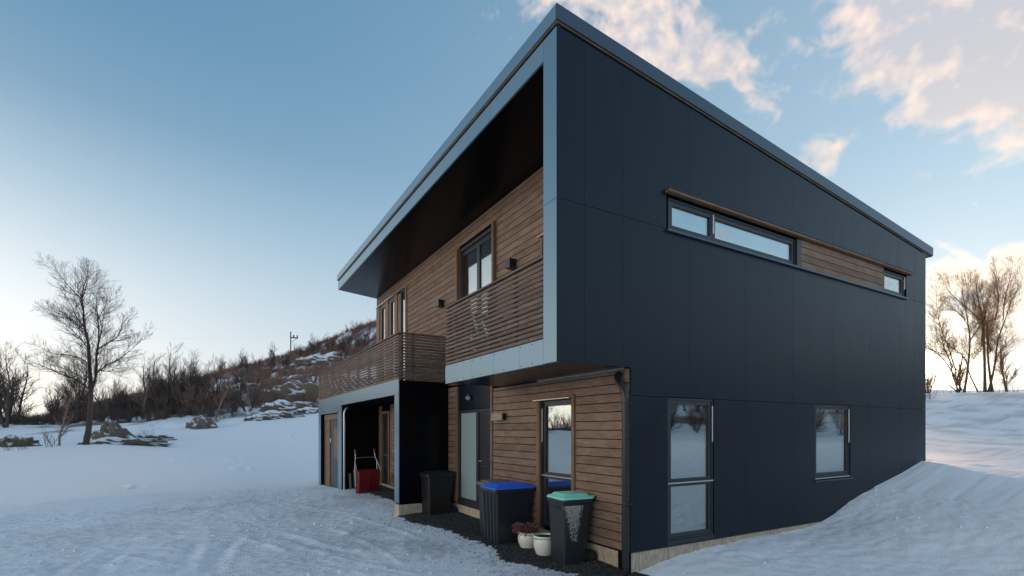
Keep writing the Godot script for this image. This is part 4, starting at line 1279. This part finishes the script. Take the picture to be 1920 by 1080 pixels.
# broken crusts of snow on the drive and on the bank
func strew_clods():
	var clod := Shape.new()
	clod.lump(Vector3.ZERO, Vector3(1.0, 0.55, 0.8), crust, 0.55, 5, Color.WHITE, 9.0)
	clod.c.fill(Color(0.86, 0.86, 0.87))
	var mm := MultiMesh.new()
	mm.transform_format = MultiMesh.TRANSFORM_3D
	mm.mesh = clod.made(M.snow)
	var where := []
	var tries := 0
	while where.size() < 700 and tries < 60000:
		tries += 1
		var x := rng.randf_range(-9.0, 9.0); var z := rng.randf_range(-15.5, 3.0)
		var on_drive := drive(x, z) > 0.5 and x < 0.3
		var on_bank := x > 1.6 and z > 0.05
		if not on_drive and not on_bank: continue
		if ripple.get_noise_2d(x * 0.9 + 11.0, z * 0.9) < 0.06: continue
		if on_bank and rng.randf() > 0.35: continue
		where.append(Vector3(x, 0, z))
	mm.instance_count = where.size()
	for k in where.size():
		var p: Vector3 = where[k]
		var size := 0.008 + 0.034 * pow(rng.randf(), 3.0)
		p.y = ground(p.x, p.z) + size * 0.1
		mm.set_instance_transform(k, Transform3D(Basis.from_euler(Vector3(rng.randf_range(-0.4, 0.4), rng.randf() * TAU, rng.randf_range(-0.4, 0.4))).scaled(Vector3.ONE * size), p))
	var o := MultiMeshInstance3D.new()
	o.name = "snow_clods"
	o.multimesh = mm
	add_child(o, true)
	kind(tag(o, "small broken clods of snow strewn over the trodden drive and bank", "snow"), "stuff")


# ---------------------------------------------------------------- trees, scrub, rocks
func grow(s: Shape, from: Vector3, dir: Vector3, length: float, r: float, level: int, lift: float):
	var steps := 4 if level > 0 else 3
	var p := [from]
	var rr := [r]
	var d := dir
	for k in steps:
		d = (d + Vector3(rng.randf_range(-0.17, 0.17), rng.randf_range(-0.14, 0.17) + lift, rng.randf_range(-0.17, 0.17))).normalized()
		p.append(p[-1] + d * length / steps)
		rr.append(lerpf(r, r * 0.35, float(k + 1) / steps))
	s.tube(p, rr, 6 if r > 0.03 else (4 if r > 0.012 else 3))
	if level <= 0: return
	var kids := int(round(rng.randf_range(4.2, 6.2) * clampf(length / 0.9, 0.6, 1.7)))
	for k in kids:
		var f := lerpf(0.22, 1.0, (k + rng.randf()) / kids)
		var at := f * steps
		var j := mini(int(at), steps - 1)
		var pos: Vector3 = (p[j] as Vector3).lerp(p[j + 1], at - j)
		var along: Vector3 = (p[j + 1] - p[j]).normalized()
		var off := along.cross(Vector3(rng.randfn(), rng.randfn(), rng.randfn())).normalized()
		var open := rng.randf_range(0.35, 0.75)
		grow(s, pos, (along * cos(open) + off * sin(open)).normalized(), length * rng.randf_range(0.42, 0.72) * (1.15 - 0.45 * f), maxf(thin, r * rng.randf_range(0.42, 0.6)), level - 1, lift)


func smooth_path(points: Array, per: int) -> Array:
	var c := Curve3D.new()
	for k in points.size():
		var t: Vector3 = (points[mini(k + 1, points.size() - 1)] - points[maxi(k - 1, 0)]) / 6.0
		c.add_point(points[k], -t, t)
	var out := []
	var n := (points.size() - 1) * per
	var l := c.get_baked_length()
	for k in n + 1: out.append(c.sample_baked(l * k / n, true))
	return out


# a tree from its main limbs, each [radius, across, up, across, up ...]; the limbs also reach towards and away from the viewer
func limb_tree(called: String, limbs: Array, at: Vector3, size: float, depth: float, bark: Color, level: int, twig: Material, gap: float, across: Vector3, reach := 1.0, slim := 1.0) -> Node3D:
	var o := root(called, at)
	var trunk := Shape.new(); var crown := Shape.new()
	trunk.tint = bark
	var toward := Vector3(-across.z, 0, across.x)
	for li in limbs.size():
		var l: Array = limbs[li]
		var pts := []
		var a := rng.randf_range(-1.0, 1.0) * depth
		var count: int = (l.size() - 1) / 2
		for k in count:
			var f := float(k) / (count - 1)
			pts.append((across * l[1 + k * 2] + Vector3.UP * l[2 + k * 2] + toward * (a * f * (0.35 if li == 0 else 1.0) + (0.0 if k == 0 else rng.randf_range(-0.06, 0.06)))) * size)
		var path := smooth_path(pts, 3)
		var radii := []
		for k in path.size(): radii.append(l[0] * size * (slim if li or slim < 0.65 else 0.85) * pow(1.0 - 0.95 * float(k) / (path.size() - 1), 1.0))
		if l[2] < 0.3: radii[0] *= 1.25
		trunk.tube(path, radii, 9 if l[0] > 0.1 else 6)
		var total := 0.0
		for k in path.size() - 1: total += path[k].distance_to(path[k + 1])
		var go := gap
		var run := 0.0
		for k in path.size() - 1:
			var seg: Vector3 = path[k + 1] - path[k]
			run += seg.length()
			while run > go:
				go += gap * rng.randf_range(0.6, 1.4)
				var f := run / total
				if l[2] < 0.5 and path[k].y < (2.6 if slim > 0.64 else 1.6) * size: continue
				var along := seg.normalized()
				var off := along.cross(Vector3(rng.randfn(), rng.randfn(), rng.randfn())).normalized()
				var open := rng.randf_range(0.45, 0.85)
				grow(crown, path[k + 1], (along * cos(open) + off * sin(open)).normalized(), rng.randf_range(0.5, 1.15) * size * (1.3 - 0.8 * f) * reach, clampf(radii[k + 1] * 0.40, 0.0045, 0.0105) * (1.0 if reach <= 1.0 else 1.15), level, 0.05)
	put("trunk", trunk, M.bark, o)
	put("crown", crown, twig, o)
	return o


# a bare tree with several stems
func stem_tree(called: String, height: float, stems: int, lean: float, bark: Color, twig: Material, level := 2) -> Node3D:
	var o := root(called)
	var trunk := Shape.new(); var crown := Shape.new()
	trunk.tint = bark
	for k in stems:
		var a := TAU * (k + rng.randf()) / stems
		var out := Vector3(cos(a), 0, sin(a))
		var h := height * rng.randf_range(0.72, 1.0)
		var pts := [out * 0.06 - Vector3(0, 0.25, 0)]
		var d := (Vector3.UP + out * lean * rng.randf_range(0.3, 1.0)).normalized()
		for j in 5:
			d = (d + Vector3(rng.randf_range(-0.2, 0.2), 0.10, rng.randf_range(-0.2, 0.2))).normalized()
			pts.append(pts[-1] + d * h / 5.0)
		var path := smooth_path(pts, 2)
		var r := 0.016 * h + 0.015
		var radii := []
		for j in path.size(): radii.append(r * (1.0 - 0.88 * j / (path.size() - 1)))
		trunk.tube(path, radii, 6)
		for j in range(2, path.size()):
			for b in 2:
				var f := float(j) / (path.size() - 1)
				var along: Vector3 = (path[j] - path[j - 1]).normalized()
				var off := along.cross(Vector3(rng.randfn(), rng.randfn(), rng.randfn())).normalized()
				var open := rng.randf_range(0.5, 0.9)
				grow(crown, path[j], (along * cos(open) + off * sin(open)).normalized(), h * rng.randf_range(0.14, 0.30) * (1.2 - 0.6 * f), maxf(0.007, radii[j] * 0.5), level, 0.08)
	put("trunk", trunk, M.bark, o)
	put("crown", crown, twig, o)
	return o


func copy(o: Node3D, at: Vector3, turn: float, size: float, first: bool) -> Node3D:
	var c := o
	if not first:
		c = o.duplicate()
		c.name = String(o.name)
		add_child(c, true)
	c.position = at
	c.rotation.y = turn
	c.scale = Vector3.ONE * size
	return c


const HERO := [ [0.2,-0.10,-0.07,0.07,1.08,0.20,2.39,0.26,3.63,0.16,4.35,0.18,5.50,0.07,6.31,-0.10,7.29,-0.23,8.28,-0.29,8.90,-0.20,9.58,-0.03,10.24,0.10,10.89], [0.125,0.26,3.43,0.49,4.19,0.51,5.66,0.69,6.31,0.62,7.29,0.56,8.60,0.52,9.58], [0.05,-0.29,8.90,-0.82,9.71,-0.88,10.14,-1.24,10.70], [0.045,-0.26,9.06,0.16,9.65,0.43,10.24,0.56,10.79], [0.07,0.52,5.82,0.98,6.25,1.47,6.74,1.77,7.62,2.00,8.11], [0.06,0.52,4.35,1.05,4.94,1.54,5.33,2.39,6.15,3.01,7.07], [0.06,0.07,5.92,-0.54,6.64,-1.37,7.42,-1.93,7.88,-2.39,8.44], [0.045,0.00,6.57,-0.82,7.49,-1.73,8.05,-2.62,8.41], [0.055,0.16,4.94,-0.43,5.33,-1.14,5.53,-2.06,5.63,-3.11,6.15], [0.065,0.29,3.21,-0.03,3.63,-0.43,3.93,-1.14,4.22,-2.06,4.61,-2.71,4.87,-4.06,5.43], [0.045,0.26,3.76,-0.43,4.35,-1.01,4.68,-1.47,5.17], [0.05,0.75,6.38,1.01,7.13,1.18,7.95,1.37,8.67], [0.04,0.59,7.62,0.88,8.11,1.31,8.93,1.67,9.32], [0.05,-0.03,7.03,-0.49,7.78,-0.75,8.60,-1.01,9.26], [0.04,-0.20,8.11,0.16,8.60,0.39,9.32], [0.05,0.49,4.68,1.21,4.51,2.03,4.68,3.11,4.74] ]
const RIGHT := [ [0.16,-2.00,-0.19,-1.76,1.62,-1.53,4.41,-1.86,6.27,-2.18,8.12,-2.41,9.52], [0.2,-0.14,-0.09,-0.32,2.09,-0.46,4.41,-0.60,6.27,-1.16,7.66,-1.53,9.05,-1.72,9.98], [0.17,0.51,-0.09,0.51,2.55,0.70,5.34,0.74,8.12,0.60,9.98], [0.15,0.14,-0.09,0.60,2.09,0.88,4.41,1.44,6.27,2.09,8.12,2.83,9.75], [0.13,-2.18,0.14,-2.79,1.86,-3.48,3.11,-4.18,3.95,-4.97,5.11], [0.1,-0.70,-0.09,-1.16,1.62,-1.35,3.02,-2.55,4.41,-3.48,5.80,-4.32,6.73], [0.09,-0.42,3.95,0.00,6.27,0.14,8.12,-0.23,9.98], [0.1,0.74,6.27,1.39,8.12,1.62,9.98,1.72,11.28], [0.08,-1.53,4.41,-1.16,5.80,-1.07,7.20], [0.08,-1.86,6.27,-2.55,6.96,-3.48,7.43], [0.09,0.32,3.48,-0.23,4.87,-0.46,6.27], [0.06,-0.93,7.20,-0.46,8.59,-0.60,10.21], [0.1,-2.55,0.00,-3.02,0.70,-3.57,1.39], [0.07,-2.92,2.09,-3.76,4.18,-4.13,6.17,-3.85,8.12], [0.08,-2.69,1.86,-3.02,3.95,-3.39,6.17,-3.34,8.12,-3.02,9.89], [0.07,-0.60,6.27,-1.81,7.66,-2.74,8.82,-3.25,10.21], [0.07,1.44,6.27,1.67,8.12,2.32,9.98,2.65,11.37], [0.07,0.60,2.09,1.53,3.48,2.46,4.41,3.11,5.80], [0.05,-3.67,3.25,-4.55,3.85,-5.25,4.41], [0.06,-0.46,4.41,-0.79,6.27,-0.97,7.89,-0.32,9.52] ]


func seen_at(px: float, far: float) -> Vector3:
	var d := AHEAD + ACROSS * ((px - 960.0) / 947.76)
	var p := CAM + d * far
	return Vector3(p.x, ground(p.x, p.z), p.z)


# a place in the wood on the slope across the drive
func opposite() -> Vector3:
	var a := deg_to_rad(rng.randf_range(12.0, 100.0))
	var far := 43.0 + 45.0 * pow(rng.randf(), 1.4)
	return Vector3(-3.6 + far * cos(a), 0, -5.0 + far * sin(a) * 1.1)


func scrub(called: String, count: int, m: Material, tall: float, pick: Callable, label: String):
	var s := Shape.new()
	for k in 16:
		var a := rng.randf() * TAU
		grow(s, Vector3(rng.randf_range(-0.25, 0.25), -0.1, rng.randf_range(-0.25, 0.25)), Vector3(cos(a) * 0.35, 1.0, sin(a) * 0.35).normalized(), tall * rng.randf_range(0.6, 1.0), 0.013, 1, 0.06)
	var mm := MultiMesh.new()
	mm.transform_format = MultiMesh.TRANSFORM_3D
	mm.mesh = s.made(m)
	var where := []
	var tries := 0
	while where.size() < count and tries < count * 30:
		tries += 1
		var p: Vector3 = pick.call()
		if p.y > -50.0: where.append(p)
	mm.instance_count = where.size()
	for k in where.size():
		mm.set_instance_transform(k, Transform3D(Basis(Vector3.UP, rng.randf() * TAU).scaled(Vector3.ONE * rng.randf_range(0.55, 1.25)), where[k]))
	var o := MultiMeshInstance3D.new()
	o.name = called
	o.multimesh = mm
	add_child(o, true)
	kind(tag(o, label, "scrub"), "stuff")


# where in the belt a tree stands, told by what it stands behind
func zone(px: float, far: float) -> String:
	var row: String = "" if px < -120.0 else [", front row", ", middle row", ", back row"][clampi(int((far - 46.0) / 6.0), 0, 2)]
	if px < -120.0: return " beyond the drive, mirrored in the front window"
	if px < 60.0: return " behind the far left boulder" + row
	if px < 150.0: return " left of the lone birch" + row
	if px < 200.0: return " straight behind the lone birch" + row
	if px < 255.0: return " behind the pointed boulder" + row
	if px < 330.0: return " behind the mossy slab" + row
	if px < 420.0: return " behind the rounded grey boulder" + row
	return " at the foot of the rocky hill" + row


func plant_trees():
	var grey := Color(0.105, 0.082, 0.070); var pale := Color(0.24, 0.20, 0.175); var dark := Color(0.075, 0.055, 0.048); var warm := Color(0.12, 0.075, 0.05)
	tag(limb_tree("birch_tree", HERO, seen_at(163, 28.0) + Vector3(0, -0.05, 0), 0.905, 1.6, dark, 2, M.birch_twig, 0.075, ACROSS, 1.15, 0.66), "tall bare birch standing alone on the snowfield, two stems", "tree")
	thin = 0.0058
	tag(limb_tree("birch_tree", RIGHT, seen_at(1850, 44.0) + Vector3(0, -0.1, 0), 1.0, 2.0, warm, 2, M.backlit_twig, 0.115, ACROSS, 1.5, 0.62), "clump of bare birch stems before the low sun, behind the house", "tree")
	var kinds := [stem_tree("bare_tree", 5.2, 3, 0.5, dark, M.twig), stem_tree("bare_tree", 4.4, 4, 0.75, dark, M.twig), stem_tree("bare_tree", 6.2, 2, 0.3, grey, M.twig), stem_tree("bare_tree", 3.4, 5, 0.9, dark, M.heath_twig), stem_tree("bare_tree", 5.0, 1, 0.2, pale, M.heath_twig)]
	var told := ["bare dark upright tree", "low spreading bare tree", "taller slim bare tree", "small brown many-stemmed tree", "slender pale-stemmed birch"]
	var used := [false, false, false, false, false]
	var spots := []
	for k in 74:                                    # the belt beyond the snowfield
		var px := rng.randf_range(95.0, 480.0)
		spots.append([px, rng.randf_range(47.0, 63.0), rng.randi_range(0, 4), rng.randf_range(0.75, 1.1)])
	for k in 10: spots.append([rng.randf_range(-120.0, 28.0), rng.randf_range(46.0, 60.0), rng.randi_range(0, 2), rng.randf_range(0.85, 1.2)])
	for k in 30: spots.append([rng.randf_range(-1500.0, -120.0), rng.randf_range(34.0, 50.0), rng.randi_range(0, 3), rng.randf_range(0.85, 1.3)])
	for k in 16: spots.append([rng.randf_range(420.0, 600.0), rng.randf_range(60.0, 72.0), [1, 3, 4][rng.randi_range(0, 2)], rng.randf_range(0.5, 0.8)])
	for q in spots:
		var p := seen_at(q[0], q[1])
		var c := copy(kinds[q[2]], p, rng.randf() * TAU, q[3], not used[q[2]])
		used[q[2]] = true
		tag(c, told[q[2]] + zone(q[0], q[1]), "tree", "bare trees beyond the snowfield" + zone(q[0], q[1]))
	for k in 46:                                    # on the crest of the rocky hill
		var q := [rng.randf_range(400.0, 730.0), rng.randf_range(82.0, 104.0), rng.randi_range(0, 3), rng.randf_range(0.5, 0.8)]
		tag(copy(kinds[q[2]], seen_at(q[0], q[1]), rng.randf() * TAU, q[3], false), ["upright", "spreading", "slim", "brown"][q[2]] + " little bare tree on the hill crest, " + ("left of the utility pole" if q[0] < 545.0 else ("right of the utility pole" if q[0] < 620.0 else "above the terrace end")), "tree", "bare trees on the hill crest")
	for k in 60:                                    # on the slope across the drive, which the windows mirror
		var p := opposite()
		p.y = ground(p.x, p.z)
		tag(copy(kinds[k % 5], p, rng.randf() * TAU, rng.randf_range(0.8, 1.5), false), ["upright", "spreading", "slim", "brown", "pale"][k % 5] + " bare tree on the slope across the drive, mirrored in the side windows", "tree", "bare trees across the drive")
	var single := [[345.0, 50.0, 2, 1.12, "tall slim birch rising above the belt of trees"], [262.0, 50.0, 4, 1.15, "pale slender birch at the right of the lone birch, in front of the belt"], [114.0, 28.4, 4, 0.72, "small pale birch just left of the lone tall birch"], [12.0, 44.0, 2, 1.15, "tall bare tree at the left edge of the picture"], [465.0, 49.0, 4, 0.85, "thin pale birch at the foot of the rocky hill"]]
	for q in single: tag(copy(kinds[q[2]], seen_at(q[0], q[1]), rng.randf() * TAU, q[3], false), q[4], "tree")
	var back := [[1908.0, 45.0, 0, 1.25, "many-stemmed bare tree at the right edge of the picture"], [1930.0, 43.0, 1, 1.3, "spreading bare tree just past the right edge"], [1778.0, 47.0, 2, 1.15, "slim bare tree on the left of the birch clump"], [1798.0, 46.0, 0, 0.95, "many-stemmed bare tree between the slim one and the birch clump"], [1740.0, 50.0, 1, 0.75, "small bare tree at the rear corner of the house"], [1890.0, 48.0, 2, 1.1, "slim bare tree between the birch clump and the right edge"]]
	var backlit_kinds := {}
	for q in back:
		if not backlit_kinds.has(q[2]): backlit_kinds[q[2]] = stem_tree("bare_tree", [5.4, 4.6, 6.2][q[2]], [4, 5, 2][q[2]], 0.5, warm, M.backlit_twig)
		tag(copy(backlit_kinds[q[2]], seen_at(q[0], q[1]), rng.randf() * TAU, q[3], true), q[4], "tree")
	# bare shrubs that stand alone in the snow
	var shrub := root("bare_shrub")
	var s := Shape.new()
	for k in 9:
		var a := rng.randf() * TAU
		grow(s, Vector3(rng.randf_range(-0.2, 0.2), -0.1, rng.randf_range(-0.2, 0.2)), Vector3(cos(a) * 0.4, 1.0, sin(a) * 0.4).normalized(), rng.randf_range(0.5, 0.95), 0.011, 1, 0.02)
	put("stems", s, M.twig, shrub)
	var shrubs := [[18.0, 25.5, 0.8, "dry shrub in the snow at the far left, lower one"], [40.0, 25.8, 0.9, "dry shrub in the snow below the mossy boulder"], [100.0, 27.0, 1.2, "dry shrub in the snow just left of the lone birch"], [210.0, 37.0, 1.0, "dry shrub behind the pointed boulder"], [280.0, 36.0, 0.9, "dry shrub in the snow right of the pointed boulder"], [1745.0, 39.0, 1.5, "dark shrub in the snow at the rear corner of the house"], [1775.0, 43.0, 1.1, "dark shrub in the snow left of the birch clump"], [1875.0, 41.0, 1.2, "dark shrub at the foot of the birch clump, on its right"], [1898.0, 42.0, 1.3, "dark shrub in the snow near the right edge"], [1838.0, 42.0, 1.2, "dark shrub at the foot of the birch clump"], [540.0, 47.0, 1.1, "dry shrub on the snow slope left of the terrace"]]
	for k in shrubs.size():
		var q: Array = shrubs[k]
		tag(copy(shrub, seen_at(q[0], q[1]), rng.randf() * TAU, q[2], k == 0), q[3], "shrub", "bare shrubs in the snow")
	thin = 0.0065
	scrub("hill_scrub", 3200, M.heath_twig, 1.05, func() -> Vector3:
		var p := seen_at(rng.randf_range(150.0, 760.0), rng.randf_range(52.0, 108.0))
		if bare(p.x, p.z) < 0.3 or crag.get_noise_2d(p.x * 2.4 + 70.0, p.z * 3.6) + 0.25 * ripple.get_noise_2d(p.x * 0.3, p.z * 0.3) < -0.10: return Vector3(0, -100, 0)
		return p, "brown bare scrub covering the rocky hillside")
	scrub("belt_scrub", 620, M.twig, 1.25, func() -> Vector3:
		return seen_at(rng.randf_range(-160.0, 440.0) if rng.randf() < 0.75 else rng.randf_range(-1500.0, -160.0), rng.randf_range(45.0, 60.0)), "dark undergrowth between the trees of the belt")
	scrub("far_scrub", 420, M.twig, 2.6, func() -> Vector3:
		var p := opposite()
		p.y = ground(p.x, p.z)
		return p, "dark woodland on the slope across the drive")


func lay_rocks():
	var rough := noise(51, 0.022, 3)
	var snowy := Color(0.78, 0.79, 0.82)
	var list := [
		[222.0, 33.5, Vector3(1.35, 1.35, 0.9), Color(0.15, 0.125, 0.105), 0.72, "pointed grey boulder behind the lone birch, snow along its edge"],
		[236.0, 31.6, Vector3(2.3, 0.45, 0.8), Color(0.11, 0.10, 0.07), 0.80, "long low mossy rock slab in front of the pointed boulder"],
		[280.0, 35.0, Vector3(1.5, 0.4, 0.8), Color(0.12, 0.095, 0.07), 0.80, "flat brown rock at the right end of the mossy slab"],
		[380.0, 42.0, Vector3(1.15, 0.95, 0.8), Color(0.15, 0.125, 0.11), 0.70, "rounded grey boulder alone at the edge of the scrub"],
		[34.0, 29.5, Vector3(0.95, 0.62, 0.7), Color(0.105, 0.095, 0.065), 0.80, "mossy boulder in the snow at the far left"],
		[188.0, 36.0, Vector3(0.8, 0.5, 0.6), Color(0.11, 0.075, 0.055), 0.72, "small brown boulder between the lone birch and the pointed boulder"],
		[525.0, 47.0, Vector3(2.2, 0.6, 1.0), Color(0.12, 0.10, 0.09), 0.60, "broad snow-dusted rock on the slope left of the terrace"],
		[492.0, 45.5, Vector3(1.3, 0.5, 0.8), Color(0.10, 0.085, 0.08), 0.60, "dark rock left of the broad snow-dusted one"],
		[548.0, 50.0, Vector3(2.6, 0.95, 1.2), Color(0.14, 0.115, 0.095), 0.72, "smooth brown rock above the broad snow-dusted one"],
		[572.0, 56.0, Vector3(3.6, 1.7, 1.8), Color(0.16, 0.125, 0.09), 0.82, "large ochre rock face close to the terrace end"],
		[590.0, 48.5, Vector3(1.6, 0.5, 0.8), Color(0.09, 0.08, 0.075), 0.55, "dark rock in the snow next to the terrace end"],
		[470.0, 70.0, Vector3(3.4, 1.1, 1.6), Color(0.12, 0.095, 0.085), 0.60, "long rock ledge in the scrub below the rounded knoll"],
		[612.0, 84.0, Vector3(4.6, 1.3, 2.0), Color(0.14, 0.11, 0.095), 0.60, "layered rock outcrop right of the utility pole"]]
	for q in list:
		var s := Shape.new()
		s.tint = q[3]
		s.lump(Vector3.ZERO, q[2], rough, 0.55, 22, snowy, q[4])
		if (q[5] as String).begins_with("pointed"):      # drawn out to a leaning tip
			for w in s.v.size():
				var up := clampf(s.v[w].y / 1.35, 0.0, 1.3)
				s.v[w] = Vector3(s.v[w].x * (1.0 - 0.62 * up) - 0.55 * up, s.v[w].y * 1.15, s.v[w].z * (1.0 - 0.4 * up))
		var o := put("boulder", s, M.rock)
		o.position = seen_at(q[0], q[1]) + Vector3(0, -0.1 * (q[2] as Vector3).y, 0)
		o.rotation.y = atan2(-ACROSS.z, ACROSS.x) + rng.randf_range(-0.3, 0.3)
		tag(o, q[5], "rock")


func power_line():
	var top := Vector3(8.7, 19.9, -94.6)
	var o := root("utility_pole", top - Vector3(0, 9.2, 0))
	tag(o, "wooden utility pole on the hill crest carrying two wires", "utility pole")
	var s := Shape.new()
	s.tube([Vector3(0, -1.5, 0), Vector3(0, 9.2, 0)], [0.125, 0.095], 12, true)
	put("pole", s, M.grey_wood, o)
	s = Shape.new()
	s.box(Transform3D(Basis(), Vector3.ZERO), -0.1, 1.25, 8.05, 8.25, -0.12, 0.12)
	s.hexa([Vector3(0.1, 7.3, -0.05), Vector3(0.2, 7.3, -0.05), Vector3(1.1, 8.05, -0.05), Vector3(1.0, 8.05, -0.05), Vector3(0.1, 7.3, 0.05), Vector3(0.2, 7.3, 0.05), Vector3(1.1, 8.05, 0.05), Vector3(1.0, 8.05, 0.05)])
	put("cross_arm", s, M.grey_wood, o)
	for x in [0.5, 1.1]:
		s = Shape.new()
		s.lathe(Vector3(x, 8.25, 0), [Vector2(0.05, 0.0), Vector2(0.12, 0.1), Vector2(0.09, 0.2), Vector2(0.13, 0.3), Vector2(0.06, 0.42), Vector2(0.0, 0.44)], 10)
		put("insulator", s, M.lamp_black, o)
	var ends := [Vector3(-92.0, 14.0, -70.0), Vector3(120.0, 27.0, -125.0)]
	for k in 2:
		for j in 2:
			var a := top + Vector3([0.5, 1.1][j], -0.7, 0)
			var b: Vector3 = ends[k] + Vector3(0, 0, 1.2 * j)
			var p := []; var r := []
			for q in 41:
				var f := q / 40.0
				p.append(a.lerp(b, f) - Vector3(0, 3.2 * 4.0 * f * (1.0 - f), 0)); r.append(0.0022)
			var w := Shape.new()
			w.tube(p, r, 4)
			var wire := put("power_wire", w, M.wire)
			tag(wire, ["upper", "lower"][j] + [" thin power wire running left from the utility pole", " thin power wire running right from the utility pole behind the house"][k], "wire", "wires on the utility pole")


func _ready():
	rng.seed = 20240117
	set_air()
	set_materials()
	solve_land()
	build_ground()
	build_house()
	build_gravel()
	strew_clods()
	lay_rocks()
	plant_trees()
	power_line()
	by_the_wall()
